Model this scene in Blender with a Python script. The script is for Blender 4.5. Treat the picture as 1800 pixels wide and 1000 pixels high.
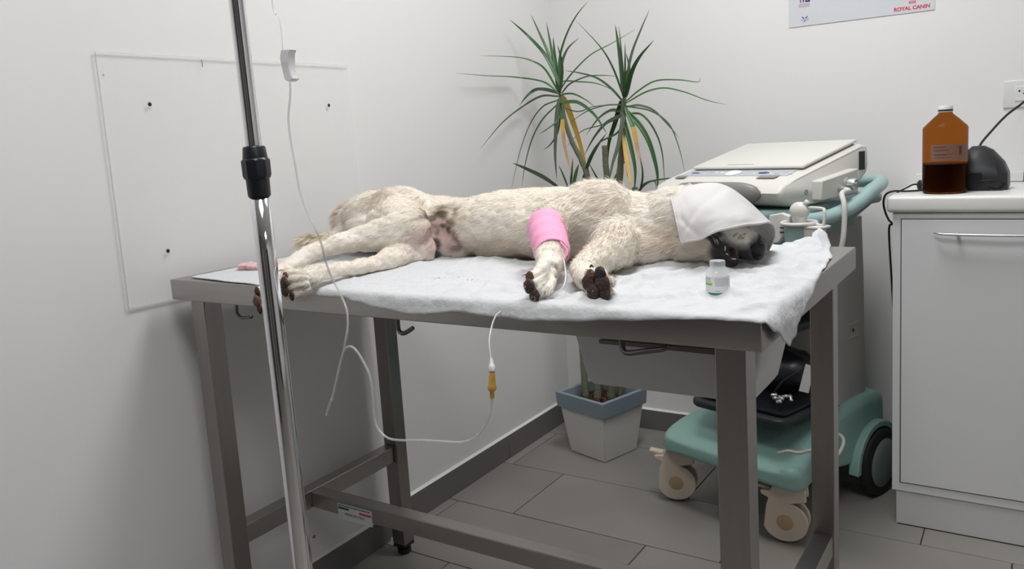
import bpy, bmesh, math, random
import numpy as np
from mathutils import Vector, Matrix, noise

for o in list(bpy.data.objects):
    bpy.data.objects.remove(o)
scene = bpy.context.scene
COL = scene.collection
random.seed(11)
RNG = np.random.default_rng(7)

# ------------------------------------------------------------------ camera
cam_data = bpy.data.cameras.new('camera')
cam = bpy.data.objects.new('camera', cam_data)
COL.objects.link(cam)
cam_data.sensor_fit = 'HORIZONTAL'
cam_data.sensor_width = 36.0
cam_data.lens = 28.279
cam_data.shift_y = -0.03075
cam_data.clip_start = 0.02
RIGHT = Vector((0.8385264, 0.54121052, -0.06296548))
DOWN = Vector((0.02383866, -0.15189307, -0.98810941))
FWD = Vector((-0.54433923, 0.82705481, -0.14026808))
CAM_POS = Vector((0, 0, 1.06))
m = Matrix.Identity(4)
for i in range(3):
    m[i][0], m[i][1], m[i][2], m[i][3] = RIGHT[i], -DOWN[i], -FWD[i], CAM_POS[i]
cam.matrix_world = m
scene.camera = cam

# ------------------------------------------------------------------ light
world = bpy.data.worlds.new('world')
scene.world = world
world.use_nodes = True
world.node_tree.nodes['Background'].inputs[0].default_value = (0.9, 0.95, 1.0, 1)
world.node_tree.nodes['Background'].inputs[1].default_value = 0.3
vs = scene.view_settings
vs.view_transform = 'Standard'
vs.look = 'None'
vs.gamma = 1.0
vs.use_curve_mapping = False
vs.exposure = 0.0


def area_light(name, loc, sx, sy, power, col=(0.975, 0.985, 1.0)):
    d = bpy.data.lights.new(name, 'AREA')
    d.shape = 'RECTANGLE'
    d.size, d.size_y = sx, sy
    d.energy = power
    d.color = col
    o = bpy.data.objects.new(name, d)
    o.location = loc
    COL.objects.link(o)
    return o


CEIL = 2.45
LIGHTS = [((-0.50, 1.66), 16.0), ((-0.35, 0.35), 12.0), ((1.25, -0.2), 4.5)]  # the last one is an added fill lamp without a known source
for k, ((lx, ly), pw) in enumerate(LIGHTS):
    area_light('ceiling_lamp_light', (lx, ly, CEIL - 0.035), 0.58, 0.58, pw)

# ------------------------------------------------------------------ materials
MATS = {}


def mat(name, col, rough=0.5, metal=0.0, bump=0.0, bscale=60.0, vary=0.0, vscale=8.0, spec=0.5,
        trans=0.0, ior=1.45, emit=None, stretch=None, sheen=0.0, sss=0.0, coat=0.0, attr=None, detail=4.0, alpha=None):
    mt = bpy.data.materials.new(name)
    mt.use_nodes = True
    nt = mt.node_tree
    b = nt.nodes['Principled BSDF']
    b.inputs['Base Color'].default_value = (*col, 1)
    b.inputs['Roughness'].default_value = rough
    b.inputs['Metallic'].default_value = metal
    b.inputs['Specular IOR Level'].default_value = spec
    b.inputs['IOR'].default_value = ior
    if alpha is not None:
        b.inputs['Alpha'].default_value = alpha
    if trans:
        b.inputs['Transmission Weight'].default_value = trans
    if sss:
        b.inputs['Subsurface Weight'].default_value = sss
        b.inputs['Subsurface Scale'].default_value = 0.01
    if sheen:
        b.inputs['Sheen Weight'].default_value = sheen
    if coat:
        b.inputs['Coat Weight'].default_value = coat
    if emit:
        b.inputs['Emission Color'].default_value = (*emit[0], 1)
        b.inputs['Emission Strength'].default_value = emit[1]
    src = None
    if bump or vary:
        tc = nt.nodes.new('ShaderNodeTexCoord')
        mp = nt.nodes.new('ShaderNodeMapping')
        if stretch:
            mp.inputs['Scale'].default_value = stretch
        nt.links.new(tc.outputs['Object'], mp.inputs[0])
        src = mp
    if attr:
        at = nt.nodes.new('ShaderNodeAttribute')
        at.attribute_name = attr
        nt.links.new(at.outputs['Color'], b.inputs['Base Color'])
    if vary:
        n = nt.nodes.new('ShaderNodeTexNoise')
        n.inputs['Scale'].default_value = vscale
        n.inputs['Detail'].default_value = detail
        nt.links.new(src.outputs[0], n.inputs['Vector'])
        mx = nt.nodes.new('ShaderNodeMix')
        mx.data_type = 'RGBA'
        mx.inputs['A'].default_value = (*[c * (1 - vary) for c in col], 1)
        mx.inputs['B'].default_value = (*[min(1, c * (1 + vary)) for c in col], 1)
        nt.links.new(n.outputs['Fac'], mx.inputs['Factor'])
        nt.links.new(mx.outputs['Result'], b.inputs['Base Color'])
    if bump:
        n2 = nt.nodes.new('ShaderNodeTexNoise')
        n2.inputs['Scale'].default_value = bscale
        n2.inputs['Detail'].default_value = 5
        nt.links.new(src.outputs[0], n2.inputs['Vector'])
        bp = nt.nodes.new('ShaderNodeBump')
        bp.inputs['Strength'].default_value = bump
        bp.inputs['Distance'].default_value = 0.004
        nt.links.new(n2.outputs['Fac'], bp.inputs['Height'])
        nt.links.new(bp.outputs['Normal'], b.inputs['Normal'])
    MATS[name] = mt
    return mt


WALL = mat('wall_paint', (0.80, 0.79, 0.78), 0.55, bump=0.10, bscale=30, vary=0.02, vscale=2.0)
WALLF = mat('darkened_wall_paint', (0.30, 0.29, 0.28), 0.6)  # unseen front wall, darkened so the steel and chrome reflect a dim room
CEILM = mat('ceiling_paint', (0.80, 0.80, 0.79), 0.8)
JOINT = mat('grout', (0.055, 0.05, 0.045), 0.9)
TILES = [mat('floor_tile_%d' % i, c, 0.42, vary=0.22, vscale=3.2, bump=0.05, bscale=40, detail=7)
         for i, c in enumerate([(0.27, 0.257, 0.235), (0.29, 0.275, 0.25), (0.258, 0.245, 0.225)])]
SKIRT = mat('skirting_tile', (0.165, 0.155, 0.147), 0.45, vary=0.12, vscale=6)
CAULK = mat('white_caulk', (0.78, 0.77, 0.74), 0.6)
STEEL = mat('brushed_steel', (0.42, 0.40, 0.385), 0.36, metal=1.0, bump=0.05, bscale=25, stretch=(1, 14, 14), vary=0.10, vscale=5)
STEELV = mat('brushed_steel_upright', (0.36, 0.34, 0.325), 0.34, metal=1.0, bump=0.05, bscale=25, stretch=(14, 14, 1), vary=0.10, vscale=5)
WELD = mat('dark_steel', (0.16, 0.15, 0.14), 0.35, metal=1.0)
CHROME = mat('chrome', (0.80, 0.80, 0.82), 0.07, metal=1.0)
BLACKP = mat('black_plastic', (0.014, 0.015, 0.02), 0.35, bump=0.05, bscale=200)
RUBBER = mat('black_rubber', (0.02, 0.02, 0.02), 0.6)
CLOTH = mat('white_underpad', (0.62, 0.63, 0.645), 0.8, bump=0.6, bscale=85)
HOODM = mat('white_paper_towel', (0.63, 0.62, 0.61), 0.8, bump=0.25, bscale=35)
PINK = mat('pink_bandage', (0.93, 0.40, 0.60), 0.8, bump=0.3, bscale=260)
PALEPINK = mat('pale_pink_tissue', (0.80, 0.50, 0.52), 0.8, bump=0.2, bscale=100)
DOGM = mat('dog_coat', (0.7, 0.6, 0.5), 0.75, attr='Col', bump=0.35, bscale=140)
FURM = mat('dog_fur', (0.7, 0.6, 0.5), 0.62, attr='Col', spec=0.25)
NOSEM = mat('wet_black_nose', (0.012, 0.012, 0.014), 0.28, bump=0.4, bscale=420)
LIPM = mat('dark_lip', (0.045, 0.042, 0.048), 0.3, bump=0.2, bscale=150)
TONGUE = mat('dark_mouth', (0.018, 0.008, 0.010), 0.3)
TOOTH = mat('tooth', (0.80, 0.74, 0.60), 0.25)
PADM = mat('brown_paw_pad', (0.055, 0.033, 0.026), 0.7, bump=0.6, bscale=220, vary=0.4, vscale=60)
PADR = mat('tan_paw_pad', (0.15, 0.07, 0.05), 0.7, bump=0.6, bscale=220, vary=0.3, vscale=60)
PADK = mat('black_paw_pad', (0.018, 0.016, 0.018), 0.6, bump=0.5, bscale=220)
CLAW = mat('claw', (0.42, 0.36, 0.30), 0.35)
BEIGE = mat('cream_plastic', (0.66, 0.65, 0.61), 0.42)
BEIGE2 = mat('warm_grey_plastic', (0.47, 0.455, 0.42), 0.45)
CREAM = mat('caster_cream', (0.70, 0.60, 0.50), 0.45)
TAN = mat('caster_hub_tan', (0.52, 0.38, 0.22), 0.5)
MINT = mat('mint_plastic', (0.28, 0.46, 0.42), 0.42)
MINTBLUE = mat('pale_mint_plastic', (0.33, 0.48, 0.47), 0.4)
MINTDK = mat('deep_green_plastic', (0.05, 0.13, 0.115), 0.5)
GREYP = mat('grey_plastic', (0.22, 0.215, 0.20), 0.4)
LGREYP = mat('light_grey_plastic', (0.45, 0.47, 0.49), 0.45)
HUBG = mat('grey_green_hub', (0.25, 0.30, 0.285), 0.45)
BLUEB = mat('blue_button', (0.05, 0.09, 0.28), 0.4)
SLATE = mat('dark_slate_plastic', (0.022, 0.024, 0.029), 0.42)
CLINEN = mat('cabinet_white', (0.70, 0.705, 0.715), 0.42)
CTOP = mat('worktop_laminate', (0.78, 0.77, 0.75), 0.3)
PLINTH = mat('plinth_grey', (0.60, 0.60, 0.60), 0.4)
GAPM = mat('dark_gap', (0.03, 0.03, 0.03), 0.8)
HANDLE = mat('satin_handle', (0.62, 0.63, 0.62), 0.3, metal=0.8)
TUBM = mat('pale_grey_tub', (0.62, 0.62, 0.64), 0.5)
POTW = mat('pot_white', (0.66, 0.645, 0.62), 0.6, bump=0.05, bscale=80)
POTB = mat('pot_blue_rim', (0.22, 0.275, 0.32), 0.55)
SOIL = mat('bark_soil', (0.09, 0.035, 0.018), 0.9, bump=1.0, bscale=60, vary=0.6, vscale=30)
BARK = mat('pot_inside', (0.25, 0.15, 0.08), 0.9)
LEAFG = mat('dark_green_leaf', (0.035, 0.105, 0.03), 0.36, vary=0.35, vscale=14)
LEAFG2 = mat('mid_green_leaf', (0.055, 0.15, 0.04), 0.38, vary=0.35, vscale=14)
LEAFD = mat('dull_green_leaf', (0.07, 0.10, 0.065), 0.45, vary=0.3, vscale=14)
LEAFY = mat('yellow_leaf', (0.55, 0.33, 0.05), 0.5, vary=0.3, vscale=20)
LEAFO = mat('dried_leaf', (0.42, 0.25, 0.14), 0.6, vary=0.3, vscale=20)
STEMM = mat('plant_stem', (0.16, 0.17, 0.11), 0.8, bump=0.8, bscale=80, stretch=(1, 1, 3))
POSTER = mat('poster_paper', (0.66, 0.67, 0.71), 0.35)
RED = mat('print_red', (0.62, 0.05, 0.08), 0.5)
NAVY = mat('print_navy', (0.04, 0.06, 0.25), 0.5)
GREYPR = mat('print_grey', (0.38, 0.36, 0.38), 0.5)
ROSEPR = mat('print_rose', (0.55, 0.36, 0.38), 0.5)
GREENPR = mat('print_green', (0.02, 0.13, 0.06), 0.5)
LIME = mat('print_lime', (0.22, 0.50, 0.05), 0.5)
TEAL = mat('print_teal', (0.03, 0.22, 0.24), 0.5)
LABELW = mat('label_white', (0.74, 0.76, 0.75), 0.5)
SOCKETM = mat('socket_plastic', (0.72, 0.71, 0.70), 0.35)


def sheet_mat():
    mt = bpy.data.materials.new('clear_acrylic')
    mt.use_nodes = True
    b = mt.node_tree.nodes['Principled BSDF']
    b.inputs['Base Color'].default_value = (0.97, 0.98, 0.98, 1)
    b.inputs['Roughness'].default_value = 0.12
    b.inputs['Alpha'].default_value = 0.10
    b.inputs['Specular IOR Level'].default_value = 0.45
    return mt


def clear_mat(name, col, alpha, rough=0.08, spec=0.6):
    mt = bpy.data.materials.new(name)
    mt.use_nodes = True
    b = mt.node_tree.nodes['Principled BSDF']
    b.inputs['Base Color'].default_value = (*col, 1)
    b.inputs['Roughness'].default_value = rough
    b.inputs['Alpha'].default_value = alpha
    b.inputs['Specular IOR Level'].default_value = spec
    return mt


ACRYL = sheet_mat()
ACRYLEDGE = clear_mat('acrylic_edge', (0.80, 0.80, 0.80), 0.35)
TUBE = clear_mat('clear_vinyl', (0.74, 0.75, 0.74), 0.40, 0.1, 0.9)
TUBETHIN = clear_mat('thin_clear_vinyl', (0.82, 0.83, 0.83), 0.38, 0.15)
YELLOWC = clear_mat('amber_connector', (0.72, 0.42, 0.06), 0.88, 0.25)
GLASSV = clear_mat('vial_glass', (0.85, 0.88, 0.88), 0.28, 0.03, 1.0)
AMBER = mat('amber_plastic', (0.34, 0.105, 0.018), 0.06, trans=1.0, ior=1.08, spec=0.5)
LIQUID = mat('dark_brown_liquid', (0.030, 0.013, 0.008), 0.2)
AMBLABEL = mat('bottle_label', (0.22, 0.11, 0.075), 0.5)
CLEARP = clear_mat('clear_plastic_film', (0.7, 0.75, 0.74), 0.35, 0.1, 0.8)

# ------------------------------------------------------------------ helpers


def link(o):
    COL.objects.link(o)
    return o


def tag(o, label=None, cat=None, group=None, kind=None):
    if label: o['label'] = label
    if cat: o['category'] = cat
    if group: o['group'] = group
    if kind: o['kind'] = kind
    return o


def empty(name, loc, label=None, cat=None, rotz=0.0, group=None):
    o = bpy.data.objects.new(name, None)
    o.empty_display_size = 0.05
    o.location = loc
    o.rotation_euler = (0, 0, rotz)
    link(o)
    return tag(o, label, cat, group)


def wloc(o):
    """world matrix from location and z rotation, through parents"""
    mm = Matrix.Translation(o.location) @ Matrix.Rotation(o.rotation_euler.z, 4, 'Z')
    return (wloc(o.parent) @ mm) if o.parent else mm


def obj(name, bm, m, parent=None, smooth=False, bevel=0.0, seg=2, local=False, origin=None, autos=None, recalc=True):
    """one mesh object from a bmesh whose vertices are in world space (or in the parent's space if local)"""
    if recalc:
        bmesh.ops.recalc_face_normals(bm, faces=bm.faces)
    me = bpy.data.meshes.new(name)
    if parent is not None and not local:
        bm.transform(wloc(parent).inverted())
    if origin is not None:
        bm.transform(Matrix.Translation(-Vector(origin)))
    if smooth:
        for f in bm.faces: f.smooth = True
    bm.to_mesh(me)
    bm.free()
    for mm in (m if isinstance(m, (list, tuple)) else [m]):
        me.materials.append(mm)
    o = bpy.data.objects.new(name, me)
    if origin is not None: o.location = origin
    link(o)
    if parent is not None: o.parent = parent
    if bevel:
        md = o.modifiers.new('bevel', 'BEVEL')
        md.width = bevel
        md.segments = seg
        md.limit_method = 'ANGLE'
        md.angle_limit = math.radians(40)
        md.harden_normals = False
        for p in me.polygons: p.use_smooth = True
        me.set_sharp_from_angle(angle=math.radians(35)) if not seg > 2 else None
    if autos:
        for p in me.polygons: p.use_smooth = True
        me.set_sharp_from_angle(angle=math.radians(autos))
    return o


def NB():
    return bmesh.new()


def add_box(bm, a, b, mi=0, mtx=None):
    x0, y0, z0 = a
    x1, y1, z1 = b
    vs_ = [bm.verts.new(p) for p in ((x0, y0, z0), (x1, y0, z0), (x1, y1, z0), (x0, y1, z0), (x0, y0, z1), (x1, y0, z1), (x1, y1, z1), (x0, y1, z1))]
    if mtx is not None:
        for v in vs_: v.co = mtx @ v.co
    for q in ((0, 3, 2, 1), (4, 5, 6, 7), (0, 1, 5, 4), (1, 2, 6, 5), (2, 3, 7, 6), (3, 0, 4, 7)):
        bm.faces.new([vs_[i] for i in q]).material_index = mi
    return vs_


def box(a, b, mtx=None):
    bm = NB()
    add_box(bm, a, b, mtx=mtx)
    return bm


def frame_of(d):
    d = Vector(d).normalized()
    u = d.cross(Vector((0, 0, 1)))
    if u.length < 1e-3: u = d.cross(Vector((0, 1, 0)))
    u.normalize()
    return u, d.cross(u).normalized()


def catmull(P, n=6):
    P = [Vector(p) for p in P]
    if len(P) < 3: 
        return [P[0].lerp(P[1], k / n) for k in range(n + 1)]
    Q = [P[0] * 2 - P[1]] + P + [P[-1] * 2 - P[-2]]
    out = []
    for i in range(1, len(Q) - 2):
        for k in range(n):
            t = k / n
            a, b, c, d = Q[i - 1], Q[i], Q[i + 1], Q[i + 2]
            out.append(0.5 * ((2 * b) + (c - a) * t + (2 * a - 5 * b + 4 * c - d) * t * t + (3 * b - a - 3 * c + d) * t ** 3))
    out.append(P[-1])
    return out


def add_tube(bm, pts, r, sides=10, cap=True, mi=0, flat=1.0):
    pts = [Vector(p) for p in pts]
    n = len(pts)
    rr = r if callable(r) else (lambda t: r)
    up = None
    rings = []
    for i, p in enumerate(pts):
        d = (pts[min(i + 1, n - 1)] - pts[max(i - 1, 0)])
        d.normalize()
        if up is None:
            u, v = frame_of(d)
        else:
            u = (up - d * up.dot(d)).normalized()
            v = d.cross(u)
        up = u
        R_ = rr(i / (n - 1))
        rings.append([bm.verts.new(p + (u * math.cos(2 * math.pi * k / sides) + v * math.sin(2 * math.pi * k / sides) * flat) * R_) for k in range(sides)])
    for a, b in zip(rings, rings[1:]):
        for k in range(sides):
            f = bm.faces.new((a[k], a[(k + 1) % sides], b[(k + 1) % sides], b[k]))
            f.material_index = mi
            f.smooth = True
    if cap:
        bm.faces.new(rings[0][::-1]).material_index = mi
        bm.faces.new(rings[-1]).material_index = mi


def tube(pts, r, sides=10, n=8, smooth_path=True, **k):
    bm = NB()
    add_tube(bm, catmull(pts, n) if smooth_path else pts, r, sides, **k)
    return bm


def add_lathe(bm, prof, center=(0, 0, 0), axis=(0, 0, 1), sides=32, mi=0, cap=True):
    c = Vector(center)
    ax = Vector(axis).normalized()
    u, v = frame_of(ax)
    rings = []
    for r, h in prof:
        rings.append([bm.verts.new(c + ax * h + (u * math.cos(2 * math.pi * k / sides) + v * math.sin(2 * math.pi * k / sides)) * max(r, 1e-5)) for k in range(sides)])
    for a, b in zip(rings, rings[1:]):
        for k in range(sides):
            f = bm.faces.new((a[k], a[(k + 1) % sides], b[(k + 1) % sides], b[k]))
            f.material_index = mi
    if cap:
        if prof[0][0] > 1e-4: bm.faces.new(rings[0][::-1]).material_index = mi
        if prof[-1][0] > 1e-4: bm.faces.new(rings[-1]).material_index = mi


def lathe(prof, center=(0, 0, 0), axis=(0, 0, 1), sides=32):
    bm = NB()
    add_lathe(bm, prof, center, axis, sides)
    return bm


def add_prism(bm, poly, ex, mi=0):
    """closed 3-D polygon extruded by the vector ex"""
    ex = Vector(ex)
    a = [bm.verts.new(Vector(p)) for p in poly]
    b = [bm.verts.new(Vector(p) + ex) for p in poly]
    bm.faces.new(a[::-1]).material_index = mi
    bm.faces.new(b).material_index = mi
    n = len(a)
    for k in range(n):
        bm.faces.new((a[k], a[(k + 1) % n], b[(k + 1) % n], b[k])).material_index = mi


def prism(poly, ex):
    bm = NB()
    add_prism(bm, poly, ex)
    return bm


def loft(rings, closed=True, cap=True):
    bm = NB()
    R_ = [[bm.verts.new(Vector(p)) for p in r] for r in rings]
    for a, b in zip(R_, R_[1:]):
        n = len(a)
        for k in range(n if closed else n - 1):
            bm.faces.new((a[k], a[(k + 1) % n], b[(k + 1) % n], b[k]))
    if cap and closed:
        bm.faces.new(R_[0][::-1])
        bm.faces.new(R_[-1])
    return bm


def add_ball(bm, c, r, scale=(1, 1, 1), rot=None, seg=16, rings=10):
    mm = Matrix.Translation(c)
    if rot is not None: mm = mm @ rot
    mm = mm @ Matrix.Diagonal((r * scale[0], r * scale[1], r * scale[2], 1))
    return bmesh.ops.create_uvsphere(bm, u_segments=seg, v_segments=rings, radius=1, matrix=mm)['verts']


def along(d):
    """rotation that takes z to d"""
    return Vector((0, 0, 1)).rotation_difference(Vector(d).normalized()).to_matrix().to_4x4()


def text_mesh(s, size, extrude=0.0002, align='CENTER', offset=0.0):
    c = bpy.data.curves.new('text', 'FONT')
    c.body = s
    c.size = size
    c.extrude = extrude
    c.align_x = align
    c.offset = size * offset
    c.align_y = 'CENTER'
    t = bpy.data.objects.new('text', c)
    link(t)
    bpy.context.view_layer.update()
    me = bpy.data.meshes.new_from_object(t.evaluated_get(bpy.context.evaluated_depsgraph_get()))
    bpy.data.objects.remove(t)
    bm = NB()
    bm.from_mesh(me)
    bpy.data.meshes.remove(me)
    return bm


def letters(name, s, size, centre, xdir, ydir, m, parent, local=False, extrude=0.0002, offset=0.0):
    bm = text_mesh(s, size, extrude, offset=offset)
    x = Vector(xdir).normalized()
    y = Vector(ydir).normalized()
    z = x.cross(y)
    mm = Matrix.Identity(4)
    for i in range(3):
        mm[i][0], mm[i][1], mm[i][2], mm[i][3] = x[i], y[i], z[i], centre[i]
    bm.transform(mm)
    return obj(name, bm, m, parent, local=local, recalc=False)


# ------------------------------------------------------------------ room shell
WX, WXF, WY = -1.458, -1.470, 2.568      # left wall (near part), left wall (recessed part), back wall
STEP_Y = 1.515                            # where the near part of the left wall ends
RX, FY = 2.2, -2.0

floor = obj('floor', box((WX - 0.05, FY, -0.05), (RX, WY + 0.05, -0.004)), JOINT)
tag(floor, kind='structure')
# 30 x 60 cm tiles with open dark joints, each tile its own piece
PX_, PY_ = 0.604, 0.2985
tile_me = {}
row0 = int(math.floor((FY - 1.793) / PY_))
row1 = int(math.ceil((WY - 1.793) / PY_))
for r in range(row0, row1):
    y0 = 1.793 + r * PY_
    off = -1.234 if r % 2 == 0 else -0.824
    k0 = int(math.floor((WX - off) / PX_))
    k1 = int(math.ceil((RX - off) / PX_))
    for k in range(k0, k1):
        x0 = off + k * PX_
        a = (max(x0 + 0.0014, WXF), max(y0 + 0.0014, FY))
        b = (min(x0 + PX_ - 0.0014, RX), min(y0 + PY_ - 0.0014, WY))
        if b[0] - a[0] < 0.01 or b[1] - a[1] < 0.01: continue
        key = (round(b[0] - a[0], 3), round(b[1] - a[1], 3), (k * 7 + r * 3) % 3)
        cx, cy = (a[0] + b[0]) / 2, (a[1] + b[1]) / 2
        if key not in tile_me:
            w, h = (b[0] - a[0]) / 2, (b[1] - a[1]) / 2
            o = obj('tile', box((-w, -h, -0.012), (w, h, 0)), TILES[key[2]], bevel=0.0008, seg=1)
            tile_me[key] = o
        else:
            o = link(tile_me[key].copy())
        o.parent = floor
        o.location = (cx, cy, 0)

wl = tag(obj('wall_left', box((WX - 0.15, FY, 0), (WX, STEP_Y, CEIL)), WALL), kind='structure')
wl2 = tag(obj('wall_left.001', box((WX - 0.15, STEP_Y, 0), (WXF, WY + 0.1, CEIL)), WALL), kind='structure')
wb = tag(obj('wall_back', box((WXF, WY, 0), (RX + 0.1, WY + 0.1, CEIL)), WALL), kind='structure')
wr = tag(obj('wall_right', box((RX, FY, 0), (RX + 0.1, WY, CEIL)), WALL), kind='structure')
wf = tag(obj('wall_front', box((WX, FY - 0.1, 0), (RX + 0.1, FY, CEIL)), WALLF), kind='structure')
ceil = tag(obj('ceiling', box((WX - 0.15, FY - 0.1, CEIL), (RX + 0.1, WY + 0.1, CEIL + 0.08)), CEILM), kind='structure')
# an unseen dark door, added behind the photographer for the chrome to reflect
door = empty('added_door_1', (0.55, FY, 0))
tag(door, kind='structure')
obj('door_panel', box((0.15, FY, 0.01), (0.95, FY + 0.04, 2.05)), mat('dark_door', (0.10, 0.075, 0.06), 0.4), door, bevel=0.004)
obj('door_frame', box((0.08, FY, 0.0), (0.15, FY + 0.05, 2.12)), BEIGE2, door, bevel=0.003)
obj('door_frame', box((0.95, FY, 0.0), (1.02, FY + 0.05, 2.12)), BEIGE2, door, bevel=0.003)
obj('door_handle', lathe([(0.009, 0), (0.009, 0.05), (0.02, 0.052), (0.02, 0.06)], (0.22, FY + 0.04, 1.0), (0, 1, 0), 14), HANDLE, door, autos=40)


def skirting(name, a, b, y_or_x, axis, h, joints):
    """a run of tiles along x or y, with a caulk line on top"""
    root = empty(name, (0, 0, 0))
    tag(root, kind='structure')
    cuts = [a] + [j for j in joints if a < j < b] + [b]
    for p, q in zip(cuts, cuts[1:]):
        if axis == 'y':
            obj('tile', box((y_or_x - 0.001, p + 0.0008, 0), (y_or_x + 0.010, q - 0.0008, h)), SKIRT, root, bevel=0.0012, seg=1)
        else:
            obj('tile', box((p + 0.0008, y_or_x - 0.010, 0), (q - 0.0008, y_or_x + 0.001, h)), SKIRT, root, bevel=0.0012, seg=1)
    if axis == 'y':
        obj('caulk', prism([(y_or_x, a, h), (y_or_x + 0.009, a, h), (y_or_x, a, h + 0.005)], (0, b - a, 0)), CAULK, root)
    else:
        obj('caulk', prism([(a, y_or_x, h), (a, y_or_x - 0.009, h), (a, y_or_x, h + 0.005)], (b - a, 0, 0)), CAULK, root)
    return root


skirting('baseboard_left', FY, STEP_Y - 0.001, WX, 'y', 0.074, [FY + 0.6 * k for k in range(1, 6)] + [1.2])
skirting('baseboard_left.001', STEP_Y + 0.0, WY - 0.001, WXF, 'y', 0.080, [2.125])
skirting('baseboard_back', WXF + 0.011, -0.32, WY, 'x', 0.072, [-1.02, -0.42])

# tall dark cabinets out of view, added to give the chrome dark stripes
for k, (cx_, cy_, sx_, sy_, hh_) in enumerate(((-0.95, FY + 0.25, 0.42, 0.24, 1.95), (1.95, -0.9, 0.24, 0.45, 1.9))):
    t = empty('reflection_cabinet', (cx_, cy_, 0), ('unseen tall dark cabinet near the left wall, added for the chrome to reflect', 'unseen tall dark cabinet against the right wall, added for the chrome to reflect')[k], 'cabinet')
    DK = MATS.get('dark_cabinet') or mat('dark_cabinet', (0.05, 0.05, 0.055), 0.5)
    obj('body', box((cx_ - sx_, cy_ - sy_, 0.06), (cx_ + sx_, cy_ + sy_, hh_)), DK, t, bevel=0.004)
    obj('plinth', box((cx_ - sx_ + .02, cy_ - sy_ + .02, 0), (cx_ + sx_ - .02, cy_ + sy_ - .02, 0.06)), RUBBER, t)

# ceiling light panels
for k, ((lx, ly), pw) in enumerate(LIGHTS):
    t = empty('ceiling_light', (lx, ly, CEIL), ('square flush ceiling light panel above the rear edge of the table', 'square flush ceiling light panel above the drip stand', 'unseen square ceiling light panel added as fill light behind the photographer')[k], 'ceiling light', group='ceiling light panels')
    bm = NB()
    for (a, b) in (((-0.32, -0.32), (0.32, -0.295)), ((-0.32, 0.295), (0.32, 0.32)), ((-0.32, -0.295), (-0.295, 0.295)), ((0.295, -0.295), (0.32, 0.295))):
        add_box(bm, (lx + a[0], ly + a[1], CEIL - 0.03), (lx + b[0], ly + b[1], CEIL))
    obj('frame', bm, LABELW, t)
    obj('diffuser', box((lx - 0.295, ly - 0.295, CEIL - 0.03), (lx + 0.295, ly + 0.295, CEIL - 0.026)), mat('lamp_diffuser', (0.9, 0.9, 0.9), 0.5, emit=((1, 0.98, 0.95), 4.0)), t)

# ------------------------------------------------------------------ acrylic sheet on the left wall
sh = empty('wall_sheet', (WX, 1.19, 1.02), 'large clear acrylic splash sheet fixed to the white wall above the table', 'wall panel')
SY0, SY1, SZ0, SZ1 = 0.862, 1.512, 0.784, 1.266
obj('sheet', box((WX + 0.004, SY0, SZ0), (WX + 0.0065, SY1, SZ1)), ACRYL, sh)
bm = NB()
e = 0.0008
add_box(bm, (WX + 0.0036, SY0 - e, SZ0 - e), (WX + 0.0070, SY1, SZ0 + e))
add_box(bm, (WX + 0.0036, SY0 - e, SZ1 - e), (WX + 0.0070, SY1, SZ1 + e))
add_box(bm, (WX + 0.0036, SY0 - e, SZ0), (WX + 0.0070, SY0 + e * 0.4, SZ1))
obj('edge', bm, ACRYLEDGE, sh)
for (yy, zz) in ((0.958, 1.171), (1.436, 1.169), (0.958, 0.882), (1.436, 0.885)):
    s = obj('screw', lathe([(0.0005, 0.0015), (0.0028, 0.0012), (0.0042, 0)], (WX + 0.0068, yy, zz), (1, 0, 0), 14), BLACKP, sh, smooth=True)
bm = lathe([(0.0016, 0.0), (0.0016, 0.001)], (WX + 0.0002, 0.875, 1.225), (1, 0, 0), 10)
tag(obj('wall_plug', bm, GREYP), 'tiny grey plug hole in the wall at the top left of the clear sheet', 'wall plug')
bm = tube([(WX + 0.0072, 1.086, 1.262), (WX + 0.0085, 1.087, 1.255), (WX + 0.0072, 1.088, 1.247)], 0.0008, 8, 4)
tag(obj('wall_clip', bm, GREYP), 'small grey clip on the upper edge of the clear acrylic sheet', 'clip')
bm = lathe([(0.0035, 0.0), (0.0045, 0.001), (0.0030, 0.002)], (-1.4570, 1.2568, 0.1315), (1, 0, 0), 12)
tag(obj('wall_plug', bm, GREYP, smooth=True), 'small round grey wall plug low on the wall between the table legs', 'wall plug')

# ------------------------------------------------------------------ steel table
TZ = 0.83
TX0, TX1, TY0, TY1 = -1.418, -0.268, 0.932, 1.527
table = empty('examination_table', ((TX0 + TX1) / 2, (TY0 + TY1) / 2, 0), 'brushed stainless steel examination table with square legs and an H stretcher', 'table')
bm = NB()
add_box(bm, (TX0, TY0, TZ - 0.040), (TX1, TY1, TZ))
obj('tabletop', bm, STEEL, table, bevel=0.0022, seg=3)
LEG = 0.040
for (x, y) in ((-1.396, 0.957), (-0.335, 0.957), (-1.396, 1.465), (-0.335, 1.465)):
    obj('leg', box((x, y, 0.030), (x + LEG, y + LEG, TZ - 0.040)), STEELV, table, bevel=0.0015)
    f = lathe([(0.016, 0.0), (0.018, 0.004), (0.018, 0.012), (0.009, 0.014), (0.009, 0.022)], (x + LEG / 2, y + LEG / 2, 0.0005), sides=20)
    add_box(f, (x + 0.001, y + 0.001, 0.022), (x + LEG - 0.001, y + LEG - 0.001, 0.032))
    obj('foot', f, RUBBER, table, autos=40)
CZ0, CZ1 = 0.262, 0.302
for x in (-1.393, -0.332):
    obj('cross_bar', box((x, 0.997, CZ0), (x + 0.034, 1.465, CZ1)), STEEL, table, bevel=0.0015)
obj('stretcher', box((-1.359, 1.178, 0.262), (-0.332, 1.212, 0.298)), STEEL, table, bevel=0.0015)
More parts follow.
